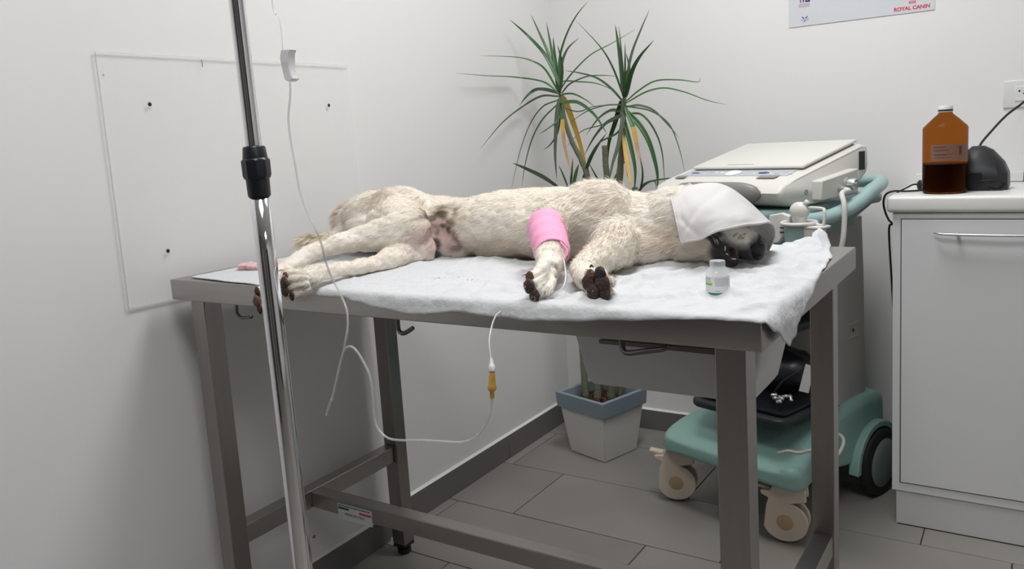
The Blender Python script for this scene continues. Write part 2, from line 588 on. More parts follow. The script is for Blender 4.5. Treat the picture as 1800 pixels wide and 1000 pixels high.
for (x, y) in ((-1.357, 1.459),):
    obj('weld_plate', box((x - 0.002, y - 0.002, CZ0 - 0.002), (x + 0.003, y + 0.006, CZ1 + 0.002)), WELD, table)
# maker's sticker on the stretcher
st = obj('sticker', box((-1.2779, 1.1774, 0.3038)[:1] + (1.1772, 0.254), (-1.1772, 1.1774, 0.2982)[:1] + (1.1778, 0.290)), LABELW, table)
st['label'] = 'white sticker with a green and a red bar'
sx0, sx1 = (-1.2779, 1.1774, 0.3038)[0], (-1.1772, 1.1774, 0.2982)[0]
obj('green_bar', box((sx0 + 0.002, 1.1765, 0.278), (sx0 + 0.034, 1.1773, 0.2825)), GREENPR, st)
obj('red_bar', box((sx1 - 0.036, 1.1765, 0.2755), (sx1 - 0.002, 1.1773, 0.280)), RED, st)
letters('lettering', 'MADE IN ITALY', 0.0085, ((sx0 + sx1) / 2, 1.1770, 0.268), (1, 0, 0), (0, 0, 1), NAVY, st)
bm = NB()
xx = sx0 + 0.003
while xx < sx1 - 0.006:
    w = random.uniform(0.002, 0.006)
    add_box(bm, (xx, 1.1768, 0.2848), (xx + w, 1.1773, 0.2875))
    xx += w + 0.0015
obj('fine_print', bm, GREENPR, st)

# wire hooks under the front edge
def hook(pts, label, r=0.0045):
    o = obj('wire_hook', tube(pts, r, 10, 6), WELD, smooth=True)
    return tag(o, label, 'hook')


hook([(-1.2466, 0.9500, 0.7900), (-1.2491, 0.9500, 0.7757), (-1.2473, 0.9500, 0.7671), (-1.2344, 0.9470, 0.7632), (-1.2108, 0.9400, 0.7664), (-1.1835, 0.9300, 0.7716)], 'bent steel wire hook under the left end of the table edge', 0.0032)
hook([(-0.8518, 0.9500, 0.7890), (-0.8522, 0.9500, 0.7740), (-0.8506, 0.9500, 0.7666), (-0.8411, 0.9470, 0.7644), (-0.8251, 0.9400, 0.7701), (-0.8054, 0.9300, 0.7795)], 'bent steel wire hook under the middle of the table edge', 0.0036)
hook([(-0.4604, 0.9500, 0.7896), (-0.4592, 0.9500, 0.7803), (-0.4569, 0.9480, 0.7732), (-0.4494, 0.9440, 0.7703), (-0.4328, 0.9400, 0.7736), (-0.4127, 0.9400, 0.7778), (-0.3929, 0.9400, 0.7826), (-0.3912, 0.9480, 0.7898)],
     'long bent steel wire hook in front of the pale grey tub', 0.0038)

# pale tub hung under the top
tub = empty('hanging_tub', (-0.45, 1.11, 0.70), 'pale grey plastic tub hanging under the right end of the steel table', 'tub')
def rrect(x0, x1, y0, y1, z, r, n=5):
    out = []
    for (cx, cy, a0) in ((x1 - r, y1 - r, 0), (x0 + r, y1 - r, 90), (x0 + r, y0 + r, 180), (x1 - r, y0 + r, 270)):
        for k in range(n + 1):
            a = math.radians(a0 + 90 * k / n)
            out.append((cx + r * math.cos(a), cy + r * math.sin(a), z))
    return out
TBY = 1.02
tub_ring = [rrect(-0.578, -0.292, TBY - 0.004, TBY + 0.17, 0.789, 0.016), rrect(-0.5765, -0.294, TBY, TBY + 0.168, 0.775, 0.015),
            rrect(-0.556, -0.306, TBY, TBY + 0.135, 0.700, 0.014), rrect(-0.550, -0.310, TBY + 0.002, TBY + 0.13, 0.694, 0.014)]
bm = loft(tub_ring, cap=False)
bm.faces.new(list(bm.verts)[-24:])
obj('body', bm, TUBM, tub, autos=50)
sl = prism([(-0.5260, 1.0120, 0.7647), (-0.3537, 1.0120, 0.7669), (-0.3540, 1.0120, 0.7583), (-0.5254, 1.0120, 0.7589)], (0, 0.006, 0))
obj('hanging_rail', sl, WELD, tub, bevel=0.001)

# ------------------------------------------------------------------ underpad sheet on the table
def nz(x, y, s, seed=0.0):
    return noise.noise(Vector((x * s + seed, y * s - seed, seed * 1.7)))


def interp(x, T):
    if x <= T[0][0]: return T[0][1]
    for (a, va), (b, vb) in zip(T, T[1:]):
        if x <= b:
            t = (x - a) / (b - a)
            t = t * t * (3 - 2 * t)
            return va + (vb - va) * t
    return T[-1][1]


# overhang of the front edge (metres below the top) against x; negative means it stops short of the edge
FRONT = [(-1.40, -0.022), (-1.22, -0.004), (-1.12, 0.004), (-1.06, 0.012), (-0.99, 0.013), (-0.945, 0.012), (-0.92, 0.016), (-0.86, 0.024), (-0.80, 0.031), (-0.75, 0.026), (-0.715, 0.020),
         (-0.66, 0.022), (-0.60, 0.024), (-0.52, 0.020), (-0.44, 0.014), (-0.36, 0.007), (-0.30, 0.005), (-0.262, 0.005)]
RIGHTO = [(0.92, 0.000), (0.955, 0.022), (0.985, 0.042), (1.005, 0.052), (1.025, 0.046), (1.06, 0.034), (1.12, 0.020), (1.20, 0.006), (1.27, -0.002), (1.38, -0.012), (1.46, -0.030), (1.53, -0.05)]
NXC, NYC = 300, 150
grid = []
HUMPS = [(-0.86, 1.215, 0.075, 0.035, 0.012), (-1.00, 1.17, 0.05, 0.03, 0.006), (-0.335, 1.50, 0.030, 0.05, 0.034), (-0.40, 1.18, 0.03, 0.012, 0.006), (-0.33, 1.22, 0.02, 0.07, 0.008), (-0.62, 1.06, 0.06, 0.02, 0.004),
         (-0.50, 1.10, 0.02, 0.05, 0.006), (-0.30, 1.10, 0.012, 0.06, 0.006), (-0.44, 1.09, 0.05, 0.012, 0.005)]


def drape(x, y):
    """flat cloth coordinate -> point on the table, folding down over the front and right edges"""
    px, py, pz = x, y, TZ + 0.0014
    wr = 0.0
    a = abs(nz(x, y, 9, 3.1)); b = abs(nz(x, y, 21, 7.7)); c = nz(x, y, 45, 1.3)
    near = min(1.0, max(0.2, (x + 1.25) / 0.5))
    wr = (0.0052 * (1 - min(1, a * 6)) ** 1.5 + 0.0034 * (1 - min(1, b * 5)) ** 1.5 + 0.0012 * c + 0.0030 * nz(x, y, 7, 8.8)) * near * (1.35 if x > -.75 else 1.0)
    d = abs(math.sin((x * 0.8 + y * 1.7) * 17 + 3 * nz(x, y, 5, 2.0)))
    if x > -0.6: wr += 0.0034 * (1 - d) ** 3 * min(1, (x + 0.6) * 5)
    for hx, hy, rx, ry, h in HUMPS:
        q = ((x - hx) / rx) ** 2 + ((y - hy) / ry) ** 2
        if q < 6: wr += h * math.exp(-q)
    wr = max(wr, -0.0004) * (.15 + .85 * min(1, max(0, (y - TY0 - .002) / .03))) * (.3 + .7 * min(1, max(0, (TX1 - x) / .02)))
    if x < -0.33 and y > TY1 - .06: wr *= .4
    ey, ex = TY0 - 0.003, TX1 + 0.003
    over_y, over_x = ey - y, x - ex
    R_ = 0.006
    def fold(t):
        # t: signed length past the edge line; returns (out, down)
        if t < -R_: return t, 0.0
        a_ = (t + R_) / (R_ * 1.3)
        if a_ < 1.2:
            return -R_ + R_ * 1.3 * math.sin(a_), R_ * 1.3 * (1 - math.cos(a_))
        rest = (t + R_) - 1.2 * R_ * 1.3
        return -R_ + R_ * 1.3 * math.sin(1.2) + 0.12 * rest, R_ * 1.3 * (1 - math.cos(1.2)) + 0.99 * rest
    oy, dy_ = fold(over_y)
    ox, dx_ = fold(over_x)
    down = max(dy_, dx_) + 0.25 * min(dy_, dx_)
    px = ex + ox if over_x > -R_ else x
    py = ey - oy if over_y > -R_ else y
    flatk = max(0.0, 1 - down / 0.01)
    if down > 0.004:
        w = 0.004 * (1 + nz(x, y, 26, 4.4)) * min(1, down / 0.02)
        if over_x > over_y: px += w + 0.0022 * max(0, math.sin(y * 105)) * min(1, down / 0.03)
        else: py -= w
    pz = TZ + 0.0014 - down + wr * (0.25 + 0.75 * flatk)
    return Vector((px, py, pz))


bm = NB()
V = []
for j in range(NYC + 1):
    row = []
    for i in range(NXC + 1):
        s, t = i / NXC, j / NYC
        x = -1.385 + s * (TX1 + 1.385)
        yf = TY0 - interp(x, FRONT) - 0.0015 * nz(x, 0, 30, 9)
        yb = TY1 - 0.012 - 0.003 * nz(x, 0, 12, 5)
        t2 = 1 - (1 - t) ** 1.15
        y = yf + (yb - yf) * t2
        xr = TX1 + interp(y, RIGHTO)
        xl = -1.385 + 0.004 * nz(0, y, 10, 2)
        x = xl + s * (xr - xl)
        row.append(bm.verts.new(drape(x, y)))
    V.append(row)
for j in range(NYC):
    for i in range(NXC):
        bm.faces.new((V[j][i], V[j][i + 1], V[j + 1][i + 1], V[j + 1][i]))
pad_o = obj('underpad', bm, CLOTH, smooth=True)
sd = pad_o.modifiers.new('thick', 'SOLIDIFY')
sd.thickness = 0.0014
sd.offset = 1
tag(pad_o, 'wrinkled white absorbent underpad spread over the steel table top', 'underpad')

# small dark soil marks on the pad
bm = NB()
for k in range(12):
    x, y = -0.80 + random.uniform(-0.05, 0.035), 1.055 + random.uniform(-0.010, 0.012)
    p = drape(x, y)
    add_ball(bm, (p.x, p.y, p.z + 0.0015), random.uniform(0.0006, 0.0014), (1.6, 1, 0.4), seg=6, rings=4)
tag(obj('dirt_speck', bm, SOIL), 'scattered dark dirt specks on the white pad left of the paws', 'dirt', kind='stuff')

# ------------------------------------------------------------------ crumpled pink tissue
bm = NB()
for k, (px_, py_, r) in enumerate([(0, 0, .011), (.012, .004, .012), (.026, .002, .011), (.038, .006, .010), (-.012, .006, .008), (.008, .016, .009), (.030, .016, .010)]):
    add_ball(bm, (-1.335 + px_, 1.045 + py_, TZ + 0.010), r, (1.2, 1, 0.75), seg=18, rings=12)
for v in bm.verts:
    n = Vector((nz(v.co.x, v.co.y, 90, v.co.z * 90), nz(v.co.x, v.co.z, 90, 5), nz(v.co.y, v.co.z, 90, 9)))
    v.co += n * 0.005
    v.co.z = max(v.co.z, TZ + 0.003)
tag(obj('crumpled_tissue', bm, PALEPINK, smooth=True), 'crumpled pale pink tissue on the pad at the left end of the table', 'tissue')

# ------------------------------------------------------------------ the dog
def chain(bm, P, sq=None):
    """overlapping tapered capsules: P = [(point, radius), ...]"""
    for (a, ra), (b, rb) in zip(P, P[1:]):
        a, b = Vector(a), Vector(b)
        d = b - a
        L = d.length
        n = max(2, int(L / 0.012))
        pts = [a.lerp(b, k / n) for k in range(n + 1)]
        add_tube(bm, pts, lambda t: ra + (rb - ra) * t, 16)
    for p, r in P:
        add_ball(bm, Vector(p), r, seg=16, rings=10)


BONES = {
    'upper_hind': [((-1.2007, 1.3100, 0.9110), .056), ((-1.0971, 1.2500, 0.9060), .052), ((-1.0183, 1.1950, 0.8995), .041), ((-1.0527, 1.1600, 0.8915), .034), ((-1.0900, 1.1200, 0.8877), .024),
                   ((-1.1089, 1.0600, 0.8818), .0165), ((-1.1156, 1.0100, 0.8733), .0155), ((-1.1155, 0.9620, 0.8562), .0165), ((-1.1013, 0.9150, 0.8358), .0165), ((-1.1057, 0.9030, 0.8200), .0155)],
    'lower_hind': [((-1.0120, 1.2100, 0.8582), .032), ((-1.0165, 1.1500, 0.8528), .024), ((-1.0254, 1.0800, 0.8466), .0150), ((-1.0187, 0.9900, 0.8538), .0125), ((-1.0162, 0.9450, 0.8557), .0155), ((-1.0094, 0.9000, 0.8515), .0190), ((-1.0126, 0.8880, 0.8498), .0155)],
    'upper_front': [((-0.6390, 1.2700, 0.9170), .060), ((-0.6742, 1.2300, 0.9196), .045), ((-0.6890, 1.1800, 0.9176), .031), ((-0.6669, 1.1250, 0.9036), .0265), ((-0.6262, 1.0600, 0.8834), .0250), ((-0.6059, 1.0200, 0.8685), .0195), ((-0.5967, 0.9850, 0.8580), .0185), ((-0.5943, 0.9720, 0.8513), .0165)],
    'lower_front': [((-0.6025, 1.2400, 0.8743), .048), ((-0.5708, 1.1800, 0.8720), .034), ((-0.5766, 1.1150, 0.8653), .025), ((-0.5723, 1.0550, 0.8585), .0180), ((-0.5349, 1.0050, 0.8561), .0190), ((-0.5120, 0.9900, 0.8524), .0190)],
    'tail': [((-1.3263, 1.3600, 0.9160), .022), ((-1.2695, 1.2800, 0.8918), .016), ((-1.2399, 1.1900, 0.8721), .013), ((-1.2402, 1.1300, 0.8724), .011)],
    'muzzle': [((-0.5325, 1.3200, 0.8992), .060), ((-0.4873, 1.3150, 0.8979), .052), ((-0.4463, 1.3100, 0.8833), .037), ((-0.4122, 1.3050, 0.8720), .0300), ((-0.3865, 1.3000, 0.8618), .0225)],
    'jaw': [((-0.4960, 1.2900, 0.8738), .045), ((-0.4621, 1.2700, 0.8657), .030), ((-0.4308, 1.2620, 0.8562), .0205), ((-0.4105, 1.2620, 0.8456), .0130)],
}
TORSO = [(-1.352, .888, 1.36, .026, .030), (-1.325, .888, 1.355, .060, .044), (-1.281, .887, 1.35, .085, .057), (-1.19, .894, 1.345, .100, .064), (-1.09, .889, 1.345, .090, .060),
         (-1.00, .886, 1.345, .088, .056), (-0.91, .893, 1.338, .106, .063), (-0.826, .895, 1.330, .116, .066), (-0.735, .895, 1.325, .118, .066), (-0.673, .896, 1.320, .112, .068),
         (-0.617, .890, 1.320, .092, .062), (-0.563, .887, 1.325, .076, .057), (-0.506, .885, 1.325, .066, .056)]
bm = NB()
rings = []
TT = catmull([(a, b, c) for a, b, c, d, e in TORSO], 5)
TR = catmull([(d, e, 0) for a, b, c, d, e in TORSO], 5)
for P, Q in zip(TT, TR):
    ring = []
    for k in range(36):
        a = 2 * math.pi * k / 36
        c, s = math.cos(a), math.sin(a)
        ring.append((P.x, P.z + Q.x * math.copysign(abs(c) ** 0.9, c), max(P.y + Q.y * math.copysign(abs(s) ** 0.85, s), TZ + 0.005)))
    rings.append(ring)
R_ = [[bm.verts.new(p) for p in r] for r in rings]
for a, b in zip(R_, R_[1:]):
    for k in range(36):
        bm.faces.new((a[k], a[(k + 1) % 36], b[(k + 1) % 36], b[k]))
bm.faces.new(R_[0][::-1]); bm.faces.new(R_[-1])
for nm, P in BONES.items():
    chain(bm, P)
# extra masses: thigh, buttock, ribs, shoulder blade, cheeks, toes, knuckles
EXTRA = [((-1.2119, 1.3000, 0.9221), .052, (1.25, 1.0, .85)), ((-1.2498, 1.2900, 0.9071), .040, (1.2, 1, .9)), ((-1.1930, 1.2700, 0.9180), .050, (1.4, 1, .85)), ((-1.1757, 1.2400, 0.8974), .036, (1.5, 1, .8)), ((-1.1289, 1.2900, 0.9313), .050, (1.6, 1, .9)), ((-0.5709, 1.2700, 0.8636), .044, (1.7, 1, .8)), ((-0.5815, 1.2450, 0.8493), .022, (2.2, 1, .7)), ((-0.5918, 1.2000, 0.8513), .024, (1.6, 1, .8)), ((-1.1043, 1.2400, 0.9013), .050, (1.35, .8, .9)),
         ((-0.6504, 1.2600, 0.9242), .062, (1.1, .7, .9)), ((-0.5869, 1.2700, 0.8653), .045, (1.4, .9, .8)), ((-0.5525, 1.2900, 0.8779), .055, (1.3, .9, .9)), ((-0.9851, 1.2900, 0.8609), .048, (1.6, 1, .8)), ((-0.8478, 1.2900, 0.8576), .055, (1.6, 1, .7)),
         ((-0.5035, 1.3000, 0.9114), .052, (1.2, 1, 1)), ((-0.3977, 1.2800, 0.8785), .021, (1.3, .8, .95)), ((-0.3858, 1.2850, 0.8575), .018, (1.2, .8, 1)),
         ((-0.4513, 1.2620, 0.8736), .022, (1.3, .7, 1))]
for c, r, s in EXTRA:
    add_ball(bm, Vector(c), r, s)
TOES = [  # (start, end, radius)
    ((-0.9991, 0.8980, 0.8618), (-1.0173, 0.8800, 0.8671), .0088), ((-0.9911, 0.8900, 0.8569), (-1.0081, 0.8680, 0.8565), .0098), ((-0.9880, 0.8860, 0.8485), (-1.0064, 0.8660, 0.8439), .0098), ((-0.9868, 0.8900, 0.8412), (-0.9985, 0.8720, 0.8347), .0085),
    ((-1.0960, 0.9050, 0.8320), (-1.1041, 0.8920, 0.8302), .0095), ((-1.0918, 0.9000, 0.8213), (-1.1048, 0.8870, 0.8153), .0105), ((-1.0873, 0.9000, 0.8136), (-1.0950, 0.8870, 0.8040), .0100), ((-1.0840, 0.9050, 0.8168), (-1.0838, 0.8920, 0.8037), .0085),
    ((-0.5983, 0.9800, 0.8621), (-0.6046, 0.9620, 0.8634), .0088), ((-0.5908, 0.9700, 0.8559), (-0.5949, 0.9480, 0.8524), .0100), ((-0.5824, 0.9680, 0.8517), (-0.5833, 0.9450, 0.8438), .0100), ((-0.5768, 0.9750, 0.8556), (-0.5732, 0.9550, 0.8464), .0088),
    ((-0.5257, 1.0000, 0.8606), (-0.5087, 0.9680, 0.8694), .0090), ((-0.5122, 1.0000, 0.8595), (-0.4937, 0.9660, 0.8703), .0100), ((-0.4986, 0.9950, 0.8529), (-0.4813, 0.9640, 0.8595), .0095), ((-0.4993, 0.9850, 0.8459), (-0.4844, 0.9620, 0.8479), .0095), ((-0.5170, 0.9850, 0.8450), (-0.5051, 0.9620, 0.8469), .0100),
]
for a, b, r in TOES:
    chain(bm, [(a, r * .9), (b, r * 1.04)])
bmesh.ops.recalc_face_normals(bm, faces=bm.faces)
tmp_me = bpy.data.meshes.new('tmp')
bm.to_mesh(tmp_me)
bm.free()
tmp = link(bpy.data.objects.new('tmp', tmp_me))
rm = tmp.modifiers.new('r', 'REMESH'); rm.mode = 'VOXEL'; rm.voxel_size = 0.0036
sm = tmp.modifiers.new('s', 'SMOOTH'); sm.factor = 0.6; sm.iterations = 4
bpy.context.view_layer.update()
dg = bpy.context.evaluated_depsgraph_get()
dog_me = bpy.data.meshes.new_from_object(tmp.evaluated_get(dg))
bpy.data.objects.remove(tmp)
DOG_O = Vector((-0.80, 1.30, TZ))
nv = len(dog_me.vertices)
co = np.empty(nv * 3); dog_me.vertices.foreach_get('co', co); co = co.reshape(-1, 3)
nn = np.empty(nv * 3); dog_me.vertices.foreach_get('normal', nn); nn = nn.reshape(-1, 3)


def npnoise(P, s, seed):
    """cheap smooth pseudo noise of positions, in -1..1"""
    r = np.random.default_rng(seed)
    out = np.zeros(len(P))
    for k in range(6):
        d = r.normal(size=3); d /= np.linalg.norm(d)
        out += np.sin(P @ d * s * (0.6 + 0.25 * k) + r.uniform(0, 6.28) + 1.7 * np.sin(P @ r.normal(size=3) * s * 0.5 + k))
    return out / 6 * 1.6


def soft(P, c, rad, sc=(1, 1, 1), p=1.0):
    d = np.sqrt((((P - np.array(c)) / np.array(sc)) ** 2).sum(1)) / rad
    return np.clip((1.25 - d) / 0.5, 0, 1)


def mixc(C, col, w):
    return C * (1 - w[:, None]) + np.array(col) * w[:, None]


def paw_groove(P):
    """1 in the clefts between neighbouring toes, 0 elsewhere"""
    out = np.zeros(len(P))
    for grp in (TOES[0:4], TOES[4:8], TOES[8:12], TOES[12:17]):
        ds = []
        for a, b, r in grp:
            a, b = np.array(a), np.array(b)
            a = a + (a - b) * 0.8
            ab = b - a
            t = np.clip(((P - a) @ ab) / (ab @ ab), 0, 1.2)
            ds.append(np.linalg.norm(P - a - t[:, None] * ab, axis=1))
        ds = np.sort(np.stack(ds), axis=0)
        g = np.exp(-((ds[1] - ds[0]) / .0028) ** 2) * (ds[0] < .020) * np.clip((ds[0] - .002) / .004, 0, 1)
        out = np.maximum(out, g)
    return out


def coat(P, hair=False):
    n1 = npnoise(P, 40, 1); n2 = npnoise(P, 130, 2)
    C = np.tile(np.array([0.90, 0.83, 0.735]), (len(P), 1))
    C = mixc(C, (0.74, 0.62, 0.47), np.clip(n1 * 0.20 + n2 * 0.08, 0, 0.25))
    C = mixc(C, (0.93, 0.90, 0.85), np.clip(-n1 * 0.5, 0, 0.6))
    # warmer, browner coat low on the belly and on the throat
    C = mixc(C, (0.50, 0.38, 0.25), 0.45 * soft(P, (-0.8285, 1.2400, 0.8544), .09, (1.1, 1, .35)))
    C = mixc(C, (0.52, 0.39, 0.27), 0.35 * soft(P, (-0.4760, 1.2500, 0.8702), .05, (1.2, 1, .6)))
    C = mixc(C, (0.78, 0.66, 0.48), 0.6 * soft(P, (-1.2317, 1.1300, 0.8737), .05))
    C = mixc(C, (0.46, 0.38, 0.27), 0.6 * soft(P, (-1.1564, 1.2800, 0.9483), .028, (1.4, 2, .8)))
    C = mixc(C, (0.52, 0.36, 0.22), 0.7 * soft(P, (-1.3142, 1.3300, 0.9245), .030, (1, 2, 1.1)) * np.clip(0.5 + n2, 0, 1))
    front = (P[:, 1] < 1.32)
    # bare pink belly skin with dark marks
    pink = np.maximum(soft(P, (-0.9929, 1.2500, 0.8813), .036, (1.05, 2.4, 1.0)), soft(P, (-0.9574, 1.2500, 0.8670), .022, (1.4, 2.4, .9))) * front * np.clip((P[:, 0] + 1.085) / .012, 0, 1)
    C = mixc(C, (0.60, 0.43, 0.40), 0.85 * pink)
    brown = np.maximum(soft(P, (-0.9885, 1.2700, 0.9245), .032, (1.35, 2.4, .45)), soft(P, (-0.9599, 1.2700, 0.9108), .019, (1, 2.4, 1))) * front
    C = mixc(C, (0.27, 0.20, 0.11), 0.92 * brown * np.clip(0.75 + 0.6 * n2, 0, 1))
    for (x, y, z), r, sx, sz, w in (((-1.0004, 1.2500, 0.8629), .0125, 1.0, .75, .9), ((-0.9678, 1.2500, 0.8906), .0065, 1, .9, .9), ((-0.9841, 1.2500, 0.8984), .0075, 1.3, .5, .8), ((-0.9997, 1.2500, 0.8846), .0055, 1, .9, .6),
                                    ((-1.0218, 1.2500, 0.9108), .010, 1.2, .6, .8), ((-0.9963, 1.2500, 0.9199), .012, 1.5, .45, .85), ((-0.9525, 1.2400, 0.8539), .008, 1, .8, .5), ((-0.9518, 1.2500, 0.8817), .010, .7, 1.1, .5), ((-1.0157, 1.2400, 0.8617), .007, .6, 1.6, .8),
                                    ((-1.0060, 1.2400, 0.8424), .009, 1.5, .6, .7), ((-1.0307, 1.2500, 0.8947), .007, .8, 1.2, .5), ((-0.9407, 1.2500, 0.8673), .009, .6, 1.1, .4)):
        C = mixc(C, (0.085, 0.065, 0.05), w * soft(P, (x, y, z), r * 1.2, (sx, 5, sz)) * front)
    # dark muzzle and lips
    dark = soft(P, (-0.3860, 1.2850, 0.8482), .019, (1.2, 2.0, .9))
    dark = np.maximum(dark, soft(P, (-0.3716, 1.2900, 0.8645), .017, (.8, 2.2, 1.3)))
    dark = np.maximum(dark, soft(P, (-0.4193, 1.2500, 0.8556), .0145, (1.0, 1.6, 1.1)))
    dark = np.maximum(dark, soft(P, (-0.4043, 1.2600, 0.8442), .013, (1.4, 1.6, .9)))
    dark = np.maximum(dark, soft(P, (-0.4369, 1.2600, 0.8844), .010, (1.6, 2.0, .7)))
    grey = soft(P, (-0.3936, 1.2800, 0.8553), .020, (1.2, 2.2, .9))
    C = mixc(C, (0.20, 0.165, 0.145), 0.6 * grey)
    C = mixc(C, (0.93, 0.86, 0.78), 0.85 * soft(P, (-0.4083, 1.2700, 0.8871), .022, (1.4, 2, .9)) * (1 - grey))
    C = mixc(C, (0.085, 0.080, 0.085), 0.9 * soft(P, (-0.4211, 1.2500, 0.8601), .0185, (1.0, 1.8, 1.0)))
    C = mixc(C, (0.055, 0.052, 0.057), 0.95 * np.clip(dark + 0.25 * n2 * (dark > 0.02), 0, 1))
    # whisker spots
    for c in ((-0.4056, 1.2700, 0.8834), (-0.4000, 1.2700, 0.8872), (-0.3945, 1.2700, 0.8845), (-0.3881, 1.2700, 0.8864), (-0.4030, 1.2700, 0.8779), (-0.3964, 1.2700, 0.8798), (-0.3900, 1.2700, 0.8799)):
        C = mixc(C, (0.10, 0.08, 0.07), 0.8 * soft(P, c, .0019, (1, 20, 1)))
    # brown between the toes
    for c, rr_ in (((-1.0067, 0.8600, 0.8497), .015), ((-1.1034, 0.8800, 0.8168), .015), ((-0.5937, 0.9400, 0.8524), .014), ((-0.4940, 0.9550, 0.8582), .019)):
        C = mixc(C, (0.11, 0.07, 0.05), 0.8 * soft(P, c, rr_, (1, .8, 1)))
    C = C * (1 - 0.45 * paw_groove(P)[:, None])  # crease shade between the toes, put into the colour
    C = np.clip(C, 0.01, 1)
    if hair:
        C = C * (1 + 0.09 * RNG.normal(size=(len(P), 1)).clip(-1.5, 1.5))
    return np.clip(C, 0.008, 0.95)


def set_col(me, C):
    a = me.color_attributes.new('Col', 'FLOAT_COLOR', 'POINT')
    a.data.foreach_set('color', np.concatenate([C, np.ones((len(C), 1))], 1).ravel())


# slight clumpy relief of the coat
P0 = co.copy()
rel = 0.0016 * npnoise(co * np.array([0.6, 1, 1]), 160, 5) + 0.0010 * npnoise(co, 320, 6)
paw = np.zeros(nv)
for a, b, r in TOES: paw = np.maximum(paw, soft(co, a, .03))
rel *= (1 - 0.7 * paw)
rel -= 0.0034 * paw_groove(co)
co += nn * rel[:, None]
low = (co[:, 1] > TY0 - 0.002) & (co[:, 2] < TZ + 0.0035)
co[low, 2] = TZ + 0.0035
dog_me.vertices.foreach_set('co', (co - np.array(DOG_O)).ravel())
dog_me.materials.clear(); dog_me.materials.append(DOGM)
dog_me.polygons.foreach_set('use_smooth', [True] * len(dog_me.polygons))
set_col(dog_me, coat(P0))
dog = link(bpy.data.objects.new('dog', dog_me))
dog.location = DOG_O
tag(dog, 'large cream-white dog lying on its side on the padded table, legs towards the viewer', 'dog')

# combed fur: thin tapered blades rooted on the skin
dog_me.calc_loop_triangles()
nt_ = len(dog_me.loop_triangles)
tri = np.empty(nt_ * 3, dtype=np.int32); dog_me.loop_triangles.foreach_get('vertices', tri); tri = tri.reshape(-1, 3)
A, B, Cc = co[tri[:, 0]], co[tri[:, 1]], co[tri[:, 2]]
fn = np.cross(B - A, Cc - A); area = np.linalg.norm(fn, axis=1) / 2
fn /= (2 * area[:, None] + 1e-12)
NH = 130000
vis = area * np.clip(0.35 + 0.65 * (fn @ np.array([0.45, -0.85, 0.5]) > -0.25), 0, 1)
pick = RNG.choice(nt_, NH, p=vis / vis.sum())
u1, u2 = RNG.random(NH), RNG.random(NH)
fl = u1 + u2 > 1; u1[fl], u2[fl] = 1 - u1[fl], 1 - u2[fl]
root = A[pick] + (B[pick] - A[pick]) * u1[:, None] + (Cc[pick] - A[pick]) * u2[:, None]
N = fn[pick]
seeds, dirs = [], []
for nm, P in BONES.items():
    for (a, ra), (b, rb) in zip(P, P[1:]):
        d = np.array(b) - np.array(a); L = np.linalg.norm(d)
        if nm in ('muzzle', 'jaw'): d = -d
        for t in (0.25, 0.75):
            s = np.array(a) + (np.array(b) - np.array(a)) * t
            if nm.startswith('upper_front') and ra > .05: continue
            seeds.append(s); dirs.append(d / L)
for (x, z, y, ry, rz) in TORSO:
    for (dy, dz) in ((-.9, 0), (-.6, .6), (0, .95), (-.7, -.6)):
        seeds.append(np.array([x, y + dy * ry, z + dz * rz])); dirs.append(np.array([-1.0, -0.18, -0.25]))
seeds = np.array(seeds); dirs = np.array(dirs)
D = np.zeros_like(root)
for k in range(0, NH, 20000):
    r = root[k:k + 20000]
    d2 = ((r[:, None, :] - seeds[None]) ** 2).sum(2)
    w = 1 / (d2 + 1e-5) ** 2.2
    D[k:k + 20000] = (w[:, :, None] * dirs[None]).sum(1) / w.sum(1)[:, None]
D += 0.30 * np.stack([npnoise(root, 55, 11), npnoise(root, 55, 12), npnoise(root, 55, 13)], 1)
D += 0.16 * RNG.normal(size=D.shape)
D -= N * (D * N).sum(1)[:, None]
D /= np.linalg.norm(D, axis=1)[:, None] + 1e-9
Lh = np.full(NH, 0.0105)
def setlen(c, rad, val, sc=(1, 1, 1)):
    w = soft(root, c, rad, sc)
    Lh[:] = Lh * (1 - w) + val * w
setlen((-0.6301, 1.2500, 0.8974), .13, .015)
setlen((-0.5581, 1.2800, 0.8941), .07, .015)
setlen((-1.0871, 1.2200, 0.8981), .07, .007)
setlen((-1.0869, 1.1200, 0.8888), .05, .006)
setlen((-1.0740, 1.0000, 0.8542), .075, .005)
setlen((-1.0206, 1.0900, 0.8462), .06, .006)
setlen((-1.1056, 0.9200, 0.8266), .055, .0045)
setlen((-0.6054, 1.0000, 0.8617), .055, .0055)
setlen((-0.5259, 1.0000, 0.8565), .05, .005)
setlen((-0.9965, 1.2600, 0.8799), .04, .004, (1, 2, 1))
setlen((-0.4134, 1.2900, 0.8608), .06, .0035)
setlen((-1.3189, 1.3300, 0.9154), .035, .024, (1, 2, 1))
setlen((-1.2452, 1.1500, 0.8705), .055, .030)
setlen((-1.1095, 1.0600, 0.8882), .018, .016)
Lh *= RNG.uniform(0.6, 1.25, NH)
lift = np.where(Lh > 0.018, 0.38, 0.17) + 0.06 * RNG.normal(size=NH)
W = 0.00042 + 0.012 * Lh
nose_w = np.maximum(soft(root, (-0.3753, 1.2900, 0.8607), .022), 0)
skipm = (nose_w > 0.4) | ((root[:, 2] < TZ + 0.006) & (root[:, 1] > TY0))
S = np.cross(D, N); S += 0.5 * N * RNG.normal(size=(NH, 1)); S /= np.linalg.norm(S, axis=1)[:, None]
p0 = root - N * 0.0006
p1 = root + (D * 0.5 + N * lift[:, None] * 0.75) * Lh[:, None]
p2 = root + (D * 1.0 + N * lift[:, None]) * Lh[:, None] + np.array([0, 0, -0.08]) * Lh[:, None]
keep = ~skipm
